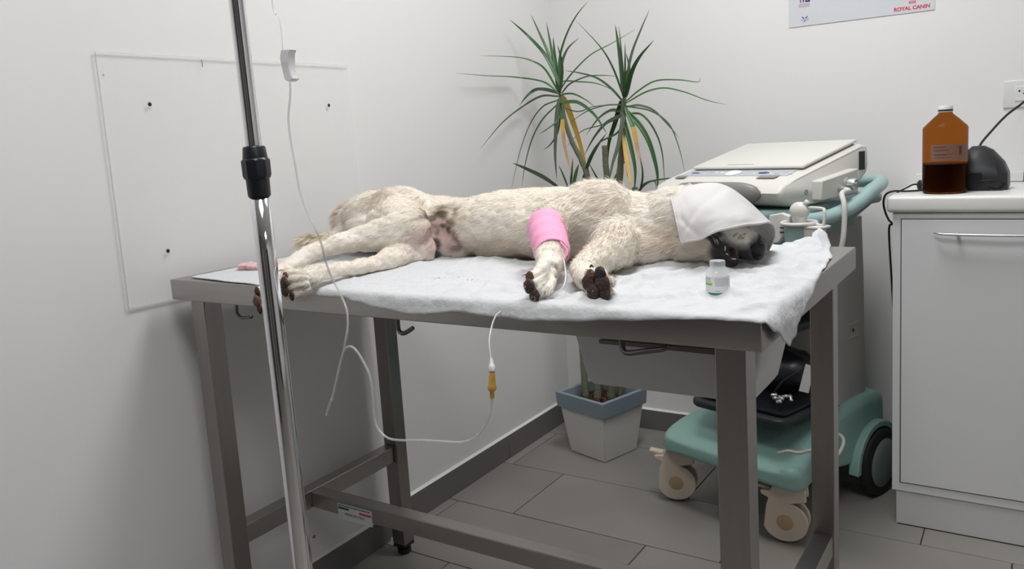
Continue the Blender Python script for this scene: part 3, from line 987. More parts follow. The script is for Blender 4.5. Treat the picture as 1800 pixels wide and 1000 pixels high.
p0, p1, p2, S, W, root_k = p0[keep], p1[keep], p2[keep], S[keep], W[keep], root[keep]
nk = len(p0)
hv = np.stack([p0 - S * W[:, None] / 2, p0 + S * W[:, None] / 2, p1 + S * W[:, None] * .42, p1 - S * W[:, None] * .42, p2], 1).reshape(-1, 3)
on_t = (hv[:, 1] > TY0) & (hv[:, 2] < TZ + 0.004)
hv[on_t, 2] = TZ + 0.004
base = np.arange(nk) * 5
fur_me = bpy.data.meshes.new('fur')
fur_me.vertices.add(nk * 5)
fur_me.vertices.foreach_set('co', (hv - np.array(DOG_O)).ravel())
loops = np.stack([base, base + 1, base + 2, base + 3, base + 3, base + 2, base + 4], 1).ravel()
fur_me.loops.add(len(loops)); fur_me.loops.foreach_set('vertex_index', loops)
starts = np.stack([np.arange(nk) * 7, np.arange(nk) * 7 + 4], 1).ravel()
fur_me.polygons.add(nk * 2)
fur_me.polygons.foreach_set('loop_start', starts)
fur_me.polygons.foreach_set('loop_total', np.tile([4, 3], nk))
fur_me.update(calc_edges=True)
fur_me.polygons.foreach_set('use_smooth', [True] * (nk * 2))
fur_me.materials.append(FURM)
hc = coat(root_k, True)
set_col(fur_me, np.repeat(hc, 5, axis=0))
fur = link(bpy.data.objects.new('fur', fur_me))
fur.parent = dog
tag(fur, kind='stuff')


def dogpart(name, bm, m, label=None, smooth=True):
    o = obj(name, bm, m, dog, smooth=smooth)
    if label: o['label'] = label
    return o


def squash_ball(c, r, sc, d=(0, -1, 0), bump=0.0):
    bm = NB()
    add_ball(bm, Vector(c), r, sc, along(d), 20, 14)
    if bump:
        for v in bm.verts:
            v.co += (v.co - Vector(c)).normalized() * bump * noise.noise(v.co * 300)
    return bm


# nose with nostrils
bm = NB()
nc = Vector((-0.3754, 1.2870, 0.8602))
add_ball(bm, nc, .0165, (0.92, 1.0, 1.15), seg=28, rings=20)
for v in bm.verts:
    d = v.co - nc
    for h in ((-0.3648, 1.2730, 0.8726), (-0.3679, 1.2730, 0.8487)):
        q = (v.co - Vector(h)).length
        if q < 0.007: v.co -= d.normalized() * (0.007 - q) * 0.7
dogpart('nose', bm, NOSEM, 'wet black nose')
bm = NB()
for h in ((-0.3645, 1.2750, 0.8723), (-0.3676, 1.2750, 0.8475)):
    add_ball(bm, Vector(h), .0035, (1.1, .6, .8), seg=12, rings=8)
dogpart('nostril', bm, LIPM)
# open mouth: dark cavity, lips, teeth, all laid on the skin
from mathutils.bvhtree import BVHTree
tree = BVHTree.FromPolygons([tuple(c) for c in co], [tuple(t) for t in tri])


def on_skin(p, lift=0.0):
    q, n, i, dd = tree.find_nearest(Vector(p))
    return q + n * lift


bm = squash_ball(on_skin((-0.4027, 1.2530, 0.8574), -.001), .0120, (.55, 1.0, .30), (0.15, -1, 0.1))
dogpart('mouth', bm, TONGUE, 'dark open mouth')
lip = [(-0.4490, 1.2520, 0.8946), (-0.4364, 1.2480, 0.8906), (-0.4250, 1.2470, 0.8854), (-0.4156, 1.2460, 0.8774), (-0.4084, 1.2460, 0.8702), (-0.4008, 1.2500, 0.8588), (-0.3926, 1.2580, 0.8467)]
lip = [on_skin(p, -.0004) for p in catmull(lip, 3)]
dogpart('lip', tube(lip, lambda t: .0020 + .0010 * math.sin(t * 3.1), 10, 6), LIPM, 'dark upper lip')
lip2 = [(-0.4466, 1.2500, 0.8875), (-0.4335, 1.2440, 0.8774), (-0.4213, 1.2400, 0.8653), (-0.4127, 1.2410, 0.8525), (-0.4024, 1.2480, 0.8425), (-0.3942, 1.2570, 0.8422)]
lip2 = [on_skin(p, -.0006) for p in catmull(lip2, 3)]
dogpart('lip', tube(lip2, lambda t: .0022 + .0008 * math.sin(t * 9), 10, 6), LIPM, 'dark lower lip')
for (a, b, r) in (((-0.4037, 1.2460, 0.8758), (-0.4063, 1.2420, 0.8672), .0022), ((-0.4067, 1.2430, 0.8643), (-0.4037, 1.2420, 0.8581), .0014), ((-0.4216, 1.2450, 0.8820), (-0.4223, 1.2440, 0.8776), .0012)):
    a, b = on_skin(a, .0012), on_skin(b, .0016)
    bm = NB()
    add_tube(bm, [Vector(a).lerp(Vector(b), t) for t in (0, .35, .7, 1)], lambda t: r * (1.05 - 0.85 * t), 10)
    dogpart('tooth', bm, TOOTH)
bm = tube([on_skin(p, .0012) for p in ((-0.3997, 1.2400, 0.8503), (-0.3948, 1.2420, 0.8501), (-0.3903, 1.2480, 0.8511))], .0012, 8, 5)
dogpart('tooth', bm, TOOTH, 'pale lower teeth line')
# paw pads
PADS = [((-1.0085, 0.8670, 0.8641), .0078, PADR), ((-1.0012, 0.8570, 0.8551), .0105, PADM), ((-1.0017, 0.8570, 0.8431), .0098, PADM), ((-0.9939, 0.8630, 0.8340), .0078, PADM),
        ((-1.1016, 0.8830, 0.8320), .0080, PADM), ((-1.0983, 0.8770, 0.8167), .0108, PADR), ((-1.0931, 0.8780, 0.8031), .0086, PADM),
        ((-0.5999, 0.9530, 0.8652), .0082, PADR), ((-0.5930, 0.9390, 0.8542), .0108, PADM), ((-0.5841, 0.9370, 0.8429), .0104, PADM),
        ((-0.5571, 1.0140, 0.8577), .0078, PADR), ((-0.5058, 0.9590, 0.8703), .0085, PADR), ((-0.4895, 0.9560, 0.8723), .0108, PADK), ((-0.5104, 0.9600, 0.8589), .0118, PADM), ((-0.4871, 0.9550, 0.8593), .0140, PADM),
        ((-0.5010, 0.9540, 0.8479), .0112, PADM), ((-0.4838, 0.9540, 0.8480), .0112, PADM), ((-0.5171, 0.9850, 0.8758), .0040, PADM)]
for c, r, m_ in PADS:
    o = dogpart('paw_pad', squash_ball(c, r, (1.0, 1.0, .42), (-0.35, -1, 0.05), 0.0016), m_)
for a, b, r in TOES:
    d = (Vector(b) - Vector(a)).normalized()
    bm = NB()
    s = Vector(b) + d * r * .6 + Vector((0, 0, .004))
    add_tube(bm, [s, s + d * .006, s + d * .010 + Vector((0, 0, -.003))], lambda t: .0016 * (1.05 - .8 * t), 8)
    dogpart('claw', bm, CLAW)

# pink bandage round the upper front leg
bp = catmull([(-0.6852, 1.1500, 0.9135), (-0.6651, 1.1200, 0.9024), (-0.6373, 1.0800, 0.8901), (-0.6187, 1.0520, 0.8804)], 10)
bm = NB()
rings = []
n = len(bp)
for i, p in enumerate(bp):
    t = i / (n - 1)
    d = (bp[min(i + 1, n - 1)] - bp[max(i - 1, 0)]).normalized()
    u, v = frame_of(d)
    ring = []
    for k in range(40):
        a = 2 * math.pi * k / 40
        r = (.0300 + (.0262 - .0300) * t - .0016 * max(0, (t - .85) / .15)) * (1 + .02 * noise.noise(Vector((math.cos(a) * 2, math.sin(a) * 2, t * 6)))) + .0007 * math.sin(t * 22 + a)
        ring.append(p + (u * math.cos(a) + v * math.sin(a)) * r)
    rings.append(ring)
bm = loft(rings, cap=False)
bd = dogpart('bandage', bm, PINK, 'bright pink bandage wrapped round the front leg')
s_ = bd.modifiers.new('thick', 'SOLIDIFY'); s_.thickness = .0016; s_.offset = 1
bm = loft([[(-0.6071, 1.0550, 0.9004), (-0.6024, 1.0520, 0.9018)], [(-0.5988, 1.0520, 0.8949), (-0.5921, 1.0470, 0.8957)], [(-0.5909, 1.0460, 0.8890), (-0.5842, 1.0410, 0.8899)], [(-0.5891, 1.0400, 0.8813), (-0.5829, 1.0360, 0.8830)], [(-0.5911, 1.0380, 0.8772), (-0.5859, 1.0340, 0.8780)]], closed=False)
o = obj('bandage_flap', bm, PINK, bd); o.modifiers.new('t', 'SOLIDIFY').thickness = .002

# ------------------------------------------------------------------ folded white towel over the head
G = [[(-0.4662, 1.1950, 0.8820), (-0.4757, 1.2050, 0.9087), (-0.4934, 1.2350, 0.9337), (-0.5245, 1.3000, 0.9545), (-0.5525, 1.3800, 0.9438), (-0.5688, 1.4400, 0.9041)],
     [(-0.4372, 1.1850, 0.8892), (-0.4446, 1.1950, 0.9163), (-0.4594, 1.2300, 0.9431), (-0.4837, 1.3000, 0.9624), (-0.5101, 1.3900, 0.9463), (-0.5243, 1.4400, 0.8996)],
     [(-0.4019, 1.1800, 0.9026), (-0.4055, 1.1950, 0.9234), (-0.4174, 1.2350, 0.9458), (-0.4411, 1.3100, 0.9644), (-0.4615, 1.3900, 0.9373), (-0.4760, 1.4400, 0.8901)],
     [(-0.3716, 1.2000, 0.9089), (-0.3756, 1.2200, 0.9222), (-0.3864, 1.2650, 0.9316), (-0.4020, 1.3200, 0.9373), (-0.4209, 1.4000, 0.9099), (-0.4315, 1.4400, 0.8726)],
     [(-0.3542, 1.2350, 0.9073), (-0.3562, 1.2700, 0.9048), (-0.3592, 1.3100, 0.8990), (-0.3638, 1.3500, 0.8874), (-0.3739, 1.3900, 0.8656), (-0.3928, 1.4150, 0.8367)]]
G = [[Vector(p) for p in r] for r in G]
rows = [catmull(r, 9) for r in G]
nvv = len(rows[0])
colsC = [catmull([rows[i][j] for i in range(len(rows))], 10) for j in range(nvv)]
bm = NB()
VV = []
for j in range(nvv):
    r_ = []
    for i, p in enumerate(colsC[j]):
        u, v = i / (len(colsC[j]) - 1), j / (nvv - 1)
        q = p.copy()
        w = 0.0022 * nz(u * 1.0, v, 5, 3) + 0.0010 * nz(u, v, 14, 8)
        # pressed creases
        for (a, b, c, dpt, wd) in ((0.9, 1.0, 0.66, -.0030, .03), (-1.0, 1.0, 0.22, -.0030, .03)):
            dd = abs(a * (u - 0.1) - b * (v - (c if a < 0 else 0.12)) ) / 1.35
            w += dpt * math.exp(-(dd / wd) ** 2) * (1 if 0.05 < u < .6 and v < .55 else 0)
        q.y -= 0.0; q += Vector((0.1, -0.8, 0.6)) * w
        r_.append(bm.verts.new(q))
    VV.append(r_)
for j in range(nvv - 1):
    for i in range(len(VV[0]) - 1):
        bm.faces.new((VV[j][i], VV[j][i + 1], VV[j + 1][i + 1], VV[j + 1][i]))
hem_l = [VV[j][0].co.copy() for j in range(0, nvv, 3)]
hem_f = [VV[0][i].co.copy() for i in range(0, len(VV[0]), 4)]
hem_r = [VV[j][-1].co.copy() for j in range(0, nvv, 3)]
hood = obj('folded_towel', bm, HOODM, smooth=True, origin=(-0.45, 1.30, .88))
sd = hood.modifiers.new('thick', 'SOLIDIFY'); sd.thickness = .0022; sd.offset = 0
tag(hood, "folded white paper towel draped over the dog's head and eyes", 'towel')
obj('hem', tube(hem_l, .0017, 8, 4), HOODM, hood, smooth=True)
obj('hem', tube(hem_f, .0021, 8, 4), HOODM, hood, smooth=True)
obj('hem', tube(hem_r, .0017, 8, 4), HOODM, hood, smooth=True)
rc = tube([(-0.5197, 1.3000, 0.9456), (-0.5289, 1.3000, 0.9477), (-0.5392, 1.3000, 0.9489), (-0.5473, 1.3020, 0.9498)], lambda t: .0085 * (1 - .35 * t * t), 12, 5)
obj('rolled_corner', rc, HOODM, hood, smooth=True)


# ------------------------------------------------------------------ injection vial
VX, VY = -0.3605, 1.052
vial = empty('vial', (VX, VY, TZ + .003), 'small glass injection vial with a silver cap standing on the white pad', 'vial')
vz = TZ + .0035
obj('glass_body', lathe([(.0145, 0), (.0155, .0015), (.0157, .004), (.0157, .0275), (.0150, .0305), (.0118, .0335), (.0085, .0350), (.0080, .037), (.0080, .040)], (VX, VY, vz), sides=36), GLASSV, vial, autos=60)
obj('cap', lathe([(.0090, .0385), (.0104, .0390), (.0106, .0415), (.0106, .0445), (.0100, .0458), (.0, .0458)], (VX, VY, vz), sides=32), mat('silver_cap', (.55, .56, .60), .35, metal=.6), vial, autos=40)
def arc_patch(cx, cy, r, a0, a1, z0, z1, n=14, t=.0003):
    bm = NB()
    ra = [[cx + rr * math.sin(math.radians(a0 + (a1 - a0) * k / n)), cy - rr * math.cos(math.radians(a0 + (a1 - a0) * k / n))] for rr in (r, r + t) for k in range(n + 1)]
    inn, out = ra[:n + 1], ra[n + 1:]
    rings = [[(inn[k][0], inn[k][1], z0), (inn[k][0], inn[k][1], z1), (out[k][0], out[k][1], z1), (out[k][0], out[k][1], z0)] for k in range(n + 1)]
    b2 = loft(rings)
    bm.free()
    return b2
va = -19  # bearing of the camera from the vial
va = math.degrees(math.atan2(-VX, VY))
lb_ = obj('label', arc_patch(VX, VY, .0158, va - 95, va + 80, vz + .004, vz + .0265, 24), LABELW, vial)
bm = NB(); 
obj('liquid_line', arc_patch(VX, VY, .0159, va - 88, va + 88, vz + .0015, vz + .0040, 24), TEAL, vial)
obj('green_band', arc_patch(VX, VY, .0161, va - 80, va - 28, vz + .0140, vz + .0172, 8), LIME, lb_)
# rows of fine print on the label
bm = NB()
for k in range(9):
    zz = vz + .0240 - k * .00130
    a = va - 14
    while a < va + 58:
        w = random.uniform(3, 8)
        b2 = arc_patch(VX, VY, .0161, a, min(a + w, va + 60), zz - .00055, zz, 2, .0001)
        me_ = bpy.data.meshes.new('t'); b2.to_mesh(me_); b2.free(); bm.from_mesh(me_); bpy.data.meshes.remove(me_)
        a += w + 1.5
for k, (z_, a0, a1) in enumerate(((.0240, -78, -34), (.0222, -76, -38), (.0200, -78, -32), (.0070, -12, 10))):
    b2 = arc_patch(VX, VY, .0161, va + a0, va + a1, vz + z_ - .0009, vz + z_, 4, .0001)
    me_ = bpy.data.meshes.new('t'); b2.to_mesh(me_); b2.free(); bm.from_mesh(me_); bpy.data.meshes.remove(me_)
obj('fine_print', bm, GREYPR, lb_)

# ------------------------------------------------------------------ drip stand
PT, PM, PB_ = Vector((-0.8516, 0.7000, 1.2549)), Vector((-0.8461, 0.7000, 1.0067)), Vector((-0.8403, 0.7000, 0.4883))
axis = (PT - PB_).normalized()
def pole_at(z): return PB_ + axis * ((z - PB_.z) / axis.z)
base = pole_at(0.0)
stand = empty('drip_stand', (base.x, base.y, 0), 'chrome telescopic drip stand with a black clamp collar in front of the table', 'drip stand')
zc0, zc1 = PM.z, Vector((-0.8468, 0.7000, 1.0714)).z
obj('lower_pole', tube([pole_at(.045), pole_at(.3), pole_at(.6), pole_at(zc0 + .01)], .0130, 40, 4), CHROME, stand, smooth=True)
obj('upper_pole', tube([pole_at(zc0 + .01), pole_at(1.3), pole_at(1.6), pole_at(1.95)], .0102, 40, 4), CHROME, stand, smooth=True)
H_ = zc1 - zc0
prof = [(.0, 0), (.0142, 0), (.0146, H_ * .03), (.0150, H_ * .34), (.0168, H_ * .37), (.0174, H_ * .42), (.0176, H_ * .72), (.0170, H_ * .74), (.0158, H_ * .76), (.0144, H_ * .97), (.0130, H_), (.0, H_)]
bm = lathe(prof, pole_at(zc0), axis, 36)
for v in bm.verts:   # grip flutes
    h = (v.co - pole_at(zc0)).dot(axis)
    if H_ * .37 < h < H_ * .72:
        rad = v.co - pole_at(zc0) - axis * h
        a = math.atan2(rad.y, rad.x)
        v.co += rad.normalized() * (.0008 * math.cos(a * 9))
obj('clamp_collar', bm, BLACKP, stand, autos=35)
obj('base_hub', lathe([(.030, .05), (.034, .055), (.034, .085), (.02, .10), (.0, .10)], (base.x, base.y, 0), sides=28), BLACKP, stand, autos=40)
for k in range(5):
    a = math.radians(72 * k + 200)
    d = Vector((math.cos(a), math.sin(a), 0))
    obj('base_leg', tube([base + d * .025 + Vector((0, 0, .07)), base + d * .12 + Vector((0, 0, .06)), base + d * .25 + Vector((0, 0, .052))], .011, 12, 4), CHROME, stand, smooth=True)
    w = base + d * .25
    s = Vector((-d.y, d.x, 0))
    obj('caster', lathe([(.022, -.008), (.025, -.006), (.025, .006), (.022, .008)], (w.x, w.y, .0252), s, 20), RUBBER, stand, autos=40)
hk = pole_at(1.95)
obj('top_hook', tube([hk + Vector((-.10, 0, .05)), hk + Vector((-.11, 0, .02)), hk + Vector((-.06, 0, 0)), hk, hk + Vector((.06, 0, 0)), hk + Vector((.11, 0, .02)), hk + Vector((.10, 0, .05))], .004, 10, 5), CHROME, stand, smooth=True)
# the bag that the line comes from hangs above the picture
bagp = hk + Vector((.09, 0, -.02))
bag = empty('drip_bag', bagp, 'clear fluid bag hanging from the drip stand above the picture', 'drip bag')
bm = NB(); add_ball(bm, bagp + Vector((0, 0, -.12)), .10, (.55, .22, 1.0), seg=20, rings=14)
obj('bag', bm, CLEARP, bag, smooth=True)

# ------------------------------------------------------------------ drip line
line = empty('drip_line', (-0.9046, 0.8200, 1.1802), 'thin clear drip tube hanging in loops from above in front of the table', 'drip line')
top = bagp + Vector((0, 0, -.20))
obj('tube', tube([top, top.lerp(Vector((-0.8996, 0.8000, 1.2723)), .6), (-0.8996, 0.8000, 1.2723), (-0.8910, 0.8000, 1.2519), (-0.8871, 0.8000, 1.2321), (-0.8880, 0.8000, 1.2028)], .0007, 8, 6), TUBETHIN, line, smooth=True)
rcp = [(-0.8925, 0.8000, 1.2041), (-0.8741, 0.8000, 1.2028), (-0.8787, 0.8000, 1.1955), (-0.8800, 0.8000, 1.1786), (-0.8771, 0.8000, 1.1674), (-0.8744, 0.8000, 1.1617), (-0.8818, 0.8000, 1.1584), (-0.8907, 0.8000, 1.1616), (-0.8934, 0.8000, 1.1744), (-0.8965, 0.8000, 1.1928)]
obj('roller_clamp', prism(rcp, (.002, .012, 0)), clear_mat('clamp_plastic', (.80, .80, .81), .75, .3), line, bevel=.0015)
obj('roller', lathe([(.0042, -.004), (.0050, -.003), (.0050, .003), (.0042, .004)], (-0.8903, 0.8060, 1.1861), (0, 1, 0), 18), LABELW, line, autos=40)
main = [(-0.8794, 0.8000, 1.1590), (-0.8825, 0.8000, 1.1381), (-0.8901, 0.8000, 1.1109), (-0.8907, 0.8000, 1.0830), (-0.8866, 0.8000, 1.0466), (-0.8820, 0.8000, 1.0059), (-0.8703, 0.8000, 0.9732), (-0.8564, 0.8000, 0.9488), (-0.8586, 0.8100, 0.9252), (-0.8660, 0.8200, 0.9044), (-0.8688, 0.8300, 0.8815), (-0.8627, 0.8350, 0.8595),
        (-0.8522, 0.8350, 0.8412), (-0.8413, 0.8300, 0.8250), (-0.8380, 0.8250, 0.8034), (-0.8403, 0.8200, 0.7831), (-0.8489, 0.8200, 0.7609), (-0.8570, 0.8200, 0.7427), (-0.8634, 0.8200, 0.7290)]
obj('tube', tube(main, .0016, 10, 6), TUBE, line, smooth=True)
loop = [(-0.8807, 0.8200, 0.6872), (-0.8705, 0.8200, 0.7106), (-0.8617, 0.8200, 0.7335), (-0.8518, 0.8200, 0.7563), (-0.8417, 0.8200, 0.7718), (-0.8297, 0.8200, 0.7763), (-0.8181, 0.8200, 0.7698), (-0.8067, 0.8200, 0.7539), (-0.7977, 0.8200, 0.7362), (-0.7951, 0.8200, 0.7111), (-0.7960, 0.8200, 0.6853), (-0.7940, 0.8200, 0.6642), (-0.7854, 0.8200, 0.6525),
        (-0.7699, 0.8200, 0.6455), (-0.7430, 0.8200, 0.6472), (-0.7062, 0.8200, 0.6530), (-0.6708, 0.8200, 0.6569), (-0.6395, 0.8200, 0.6611), (-0.6171, 0.8200, 0.6710), (-0.6019, 0.8200, 0.6866), (-0.5914, 0.8200, 0.7037), (-0.5865, 0.8200, 0.7198), (-0.5848, 0.8200, 0.7308)]
obj('tube', tube(loop, .0017, 10, 6), TUBE, line, smooth=True)
obj('tube', tube([(-0.8637, 0.8200, 0.7272), (-0.8720, 0.8200, 0.7087), (-0.8804, 0.8200, 0.6900)], .0014, 8, 5), TUBE, line, smooth=True)
obj('end_cap', tube([(-0.8804, 0.8200, 0.6900), (-0.8880, 0.8200, 0.6774), (-0.8960, 0.8200, 0.6628)], lambda t: .0022 - .0008 * t, 10, 4), TUBE, line, smooth=True)
cp0, cp1 = Vector((-0.5849, 0.8200, 0.7292)), Vector((-0.5820, 0.8200, 0.7646))
ax = (cp1 - cp0); L = ax.length
obj('connector', lathe([(.0022, 0), (.0030, L * .02), (.0030, L * .26), (.0052, L * .34), (.0060, L * .42), (.0048, L * .52), (.0042, L * .72), (.0036, L * .95), (.003, L)], cp0, ax, 22), YELLOWC, line, autos=40)
cp2 = Vector((-0.5855, 0.8250, 0.7750)); ax2 = cp2 - cp1; L2 = ax2.length
obj('luer_collar', lathe([(.0040, 0), (.0050, L2 * .2), (.0046, L2 * .7), (.0030, L2 * .9), (.0026, L2 * 1.5)], cp1, ax2, 20), clear_mat('milky_collar', (.75, .74, .78), .85, .3), line, autos=40)
obj('tube', tube([(-0.5856, 0.8250, 0.7735), (-0.5899, 0.8300, 0.7854), (-0.5973, 0.8400, 0.8005), (-0.6063, 0.8600, 0.8128), (-0.6182, 0.8850, 0.8180), (-0.6306, 0.9120, 0.8185), (-0.6312, 0.9350, 0.8201), (-0.6129, 0.9450, 0.8265), (-0.5795, 0.9450, 0.8318), (-0.5578, 0.9650, 0.8453), (-0.5599, 0.9850, 0.8578), (-0.5711, 1.0050, 0.8722), (-0.5874, 1.0300, 0.8812)], .0011, 8, 6),
    clear_mat('fine_vinyl', (.85, .84, .80), .6, .2), line, smooth=True)

# ------------------------------------------------------------------ potted dracaena in the corner
PC = Vector((-1.205, 2.318, 0))
pa = math.radians(-16.5)
plant = empty('potted_dracaena', PC, 'tall narrow-leaved dracaena in a square white pot with a blue-grey rim in the corner', 'potted plant', rotz=pa)
def sq(h, z): return [(-h, -h, z), (h, -h, z), (h, h, z), (-h, h, z)]
obj('pot', loft([sq(.0785, .001), sq(.098, .165), sq(.098, .17)], cap=True), POTW, plant, local=True, bevel=.003)
rim = NB()
o1, i1 = .1085, .094
outer = [sq(o1 - .003, .160), sq(o1, .212), sq(i1, .212), sq(i1 - .006, .165)]
rim = loft(outer + [outer[0]], cap=False)
bmesh.ops.remove_doubles(rim, verts=rim.verts, dist=1e-6)
obj('pot_rim', rim, POTB, plant, local=True, bevel=.0022)
soil = NB()
N_ = 16
g = [[soil.verts.new((-.089 + .178 * i / N_, -.089 + .178 * j / N_, .176 + .006 * nz(i / N_, j / N_, 6, 1))) for i in range(N_ + 1)] for j in range(N_ + 1)]
for j in range(N_):
    for i in range(N_):
        soil.faces.new((g[j][i], g[j][i + 1], g[j + 1][i + 1], g[j + 1][i]))
obj('soil', soil, SOIL, plant, local=True, smooth=True)
chips = NB()
for k in range(110):
    cx, cy = random.uniform(-.083, .083), random.uniform(-.083, .083)
    add_box(chips, (-.008, -.004, -.0015), (.008, .004, .0015), mtx=Matrix.Translation((cx, cy, .183)) @ Matrix.Rotation(random.uniform(0, 6.3), 4, 'Z') @ Matrix.Rotation(random.uniform(-.6, .6), 4, 'X') @ Matrix.Diagonal((random.uniform(.6, 1.4), random.uniform(.6, 1.3), 1, 1)))
tag(obj('bark_chips', chips, SOIL, plant, local=True), kind='stuff')

LEAVES_LEFT = [
    (0.0073, 'g', [(-1.2905, 2.3, 1.1951), (-1.2949, 2.3024, 1.2311), (-1.3401, 2.3047, 1.3198), (-1.4065, 2.3071, 1.3924), (-1.435, 2.252, 1.4402)]),
    (0.00626, 'g', [(-1.2905, 2.3, 1.1951), (-1.3022, 2.3095, 1.2384), (-1.3398, 2.319, 1.3335), (-1.3723, 2.3285, 1.3963), (-1.405, 2.338, 1.46)]),
    (0.00626, 'g', [(-1.2905, 2.3, 1.1951), (-1.3045, 2.3127, 1.2322), (-1.3227, 2.3254, 1.2995), (-1.3406, 2.3381, 1.3737), (-1.3561, 2.3508, 1.4286)]),
    (0.00887, 'g', [(-1.2905, 2.3, 1.1951), (-1.3105, 2.3287, 1.2201), (-1.3332, 2.3575, 1.302), (-1.3537, 2.3862, 1.385)]),
    (0.00522, 'g', [(-1.2905, 2.3, 1.1951), (-1.294, 2.3075, 1.2312), (-1.2938, 2.315, 1.3024), (-1.2712, 2.3225, 1.3708), (-1.2347, 2.3301, 1.4302), (-1.1925, 2.3376, 1.4721)]),
    (0.00783, 'g', [(-1.2905, 2.3, 1.1951), (-1.2978, 2.3203, 1.2253), (-1.3017, 2.3407, 1.2849), (-1.287, 2.361, 1.3364), (-1.2546, 2.3814, 1.3696)]),
    (0.0047, 'g', [(-1.2905, 2.3, 1.1951), (-1.2839, 2.2734, 1.2039), (-1.3093, 2.2468, 1.2693), (-1.3367, 2.2202, 1.2963), (-1.3798, 2.1936, 1.3122), (-1.435, 2.0708, 1.317)]),
    (0.00417, 'g', [(-1.2905, 2.3, 1.1951), (-1.2961, 2.2943, 1.1987), (-1.3439, 2.2887, 1.2352), (-1.435, 2.2738, 1.2576), (-1.435, 2.0968, 1.2576), (-1.435, 1.9437, 1.2601)]),
    (0.0073, 'g', [(-1.2896, 2.3, 1.1853), (-1.3093, 2.3173, 1.1969), (-1.3647, 2.3346, 1.213), (-1.4145, 2.3518, 1.2162), (-1.435, 2.3306, 1.1974), (-1.435, 2.2822, 1.167)]),
    (0.0047, 'g', [(-1.2896, 2.3, 1.1853), (-1.3057, 2.3032, 1.1866), (-1.3651, 2.3063, 1.1915), (-1.435, 2.3009, 1.1636), (-1.435, 2.1716, 1.1122), (-1.435, 2.037, 1.0337)]),
    (0.00365, 'g', [(-1.2896, 2.3, 1.1853), (-1.3096, 2.3152, 1.174), (-1.3738, 2.3305, 1.159), (-1.4344, 2.3457, 1.109), (-1.435, 2.2719, 1.0231), (-1.435, 2.2013, 0.9001)]),
    (0.00417, 'g', [(-1.2879, 2.3, 1.1754), (-1.289, 2.2774, 1.1593), (-1.3318, 2.2549, 1.1171), (-1.3605, 2.2323, 1.0607), (-1.3791, 2.2097, 0.984), (-1.3864, 2.1872, 0.9037)]),
    (0.00417, 'g', [(-1.2905, 2.3, 1.1951), (-1.2804, 2.2945, 1.2103), (-1.2377, 2.289, 1.2511), (-1.1669, 2.2835, 1.3001), (-1.0929, 2.2781, 1.3253), (-1.0081, 2.2726, 1.3567)]),
    (0.00365, 'g', [(-1.2905, 2.3, 1.1951), (-1.2715, 2.2838, 1.1965), (-1.2353, 2.2677, 1.2186), (-1.1681, 2.2515, 1.234), (-1.1042, 2.2353, 1.2317), (-1.0461, 2.2192, 1.2222)]),
    (0.00313, 'g', [(-1.2905, 2.3, 1.1951), (-1.281, 2.2976, 1.2298), (-1.2061, 2.2953, 1.2229), (-1.1481, 2.2929, 1.2114), (-1.0854, 2.2905, 1.1811)]),
    (0.0047, 'g', [(-1.2896, 2.3, 1.1853), (-1.2769, 2.2994, 1.1907), (-1.2395, 2.2989, 1.1877), (-1.1965, 2.2983, 1.165), (-1.165, 2.2977, 1.1404)]),
    (0.00626, 'g', [(-1.2879, 2.3, 1.1754), (-1.2635, 2.2658, 1.1637), (-1.1904, 2.2316, 1.158), (-1.1187, 2.1974, 1.116), (-1.0639, 2.1631, 1.0589)]),
    (0.00887, 'g', [(-1.2879, 2.3, 1.1754), (-1.2856, 2.278, 1.159), (-1.2851, 2.256, 1.0882), (-1.2816, 2.234, 1.0048), (-1.2689, 2.212, 0.925)]),
    (0.0073, 'o', [(-1.2896, 2.3, 1.1853), (-1.2851, 2.2878, 1.1719), (-1.2736, 2.2757, 1.1259), (-1.2655, 2.2635, 1.074), (-1.2574, 2.2514, 1.0352), (-1.2412, 2.2392, 0.9836), (-1.2237, 2.2271, 0.9452)]),
    (0.01043, 'y', [(-1.2896, 2.3, 1.1853), (-1.2869, 2.316, 1.1787), (-1.2792, 2.332, 1.1389), (-1.2654, 2.348, 1.0717), (-1.252, 2.3639, 0.9904), (-1.2429, 2.3799, 0.8946)]),
    (0.00313, 'g', [(-1.2879, 2.3, 1.1754), (-1.2894, 2.3109, 1.1528), (-1.2403, 2.3219, 1.1329), (-1.1863, 2.3328, 1.1451), (-1.1125, 2.3438, 1.1473)]),
    (0.00417, 'g', [(-1.2879, 2.3, 1.1754), (-1.2817, 2.2661, 1.1136), (-1.3055, 2.2322, 1.0836), (-1.3165, 2.1983, 1.0691)]),
    (0.00417, 'g', [(-1.2879, 2.3, 1.1754), (-1.3126, 2.3171, 1.0819), (-1.3525, 2.3342, 1.0368), (-1.3958, 2.3513, 1.0143)]),
    (0.00678, 'g', [(-1.2905, 2.3, 1.1951), (-1.2727, 2.2733, 1.2029), (-1.247, 2.2467, 1.2569), (-1.2334, 2.22, 1.2917), (-1.2302, 2.1933, 1.3328)]),
]
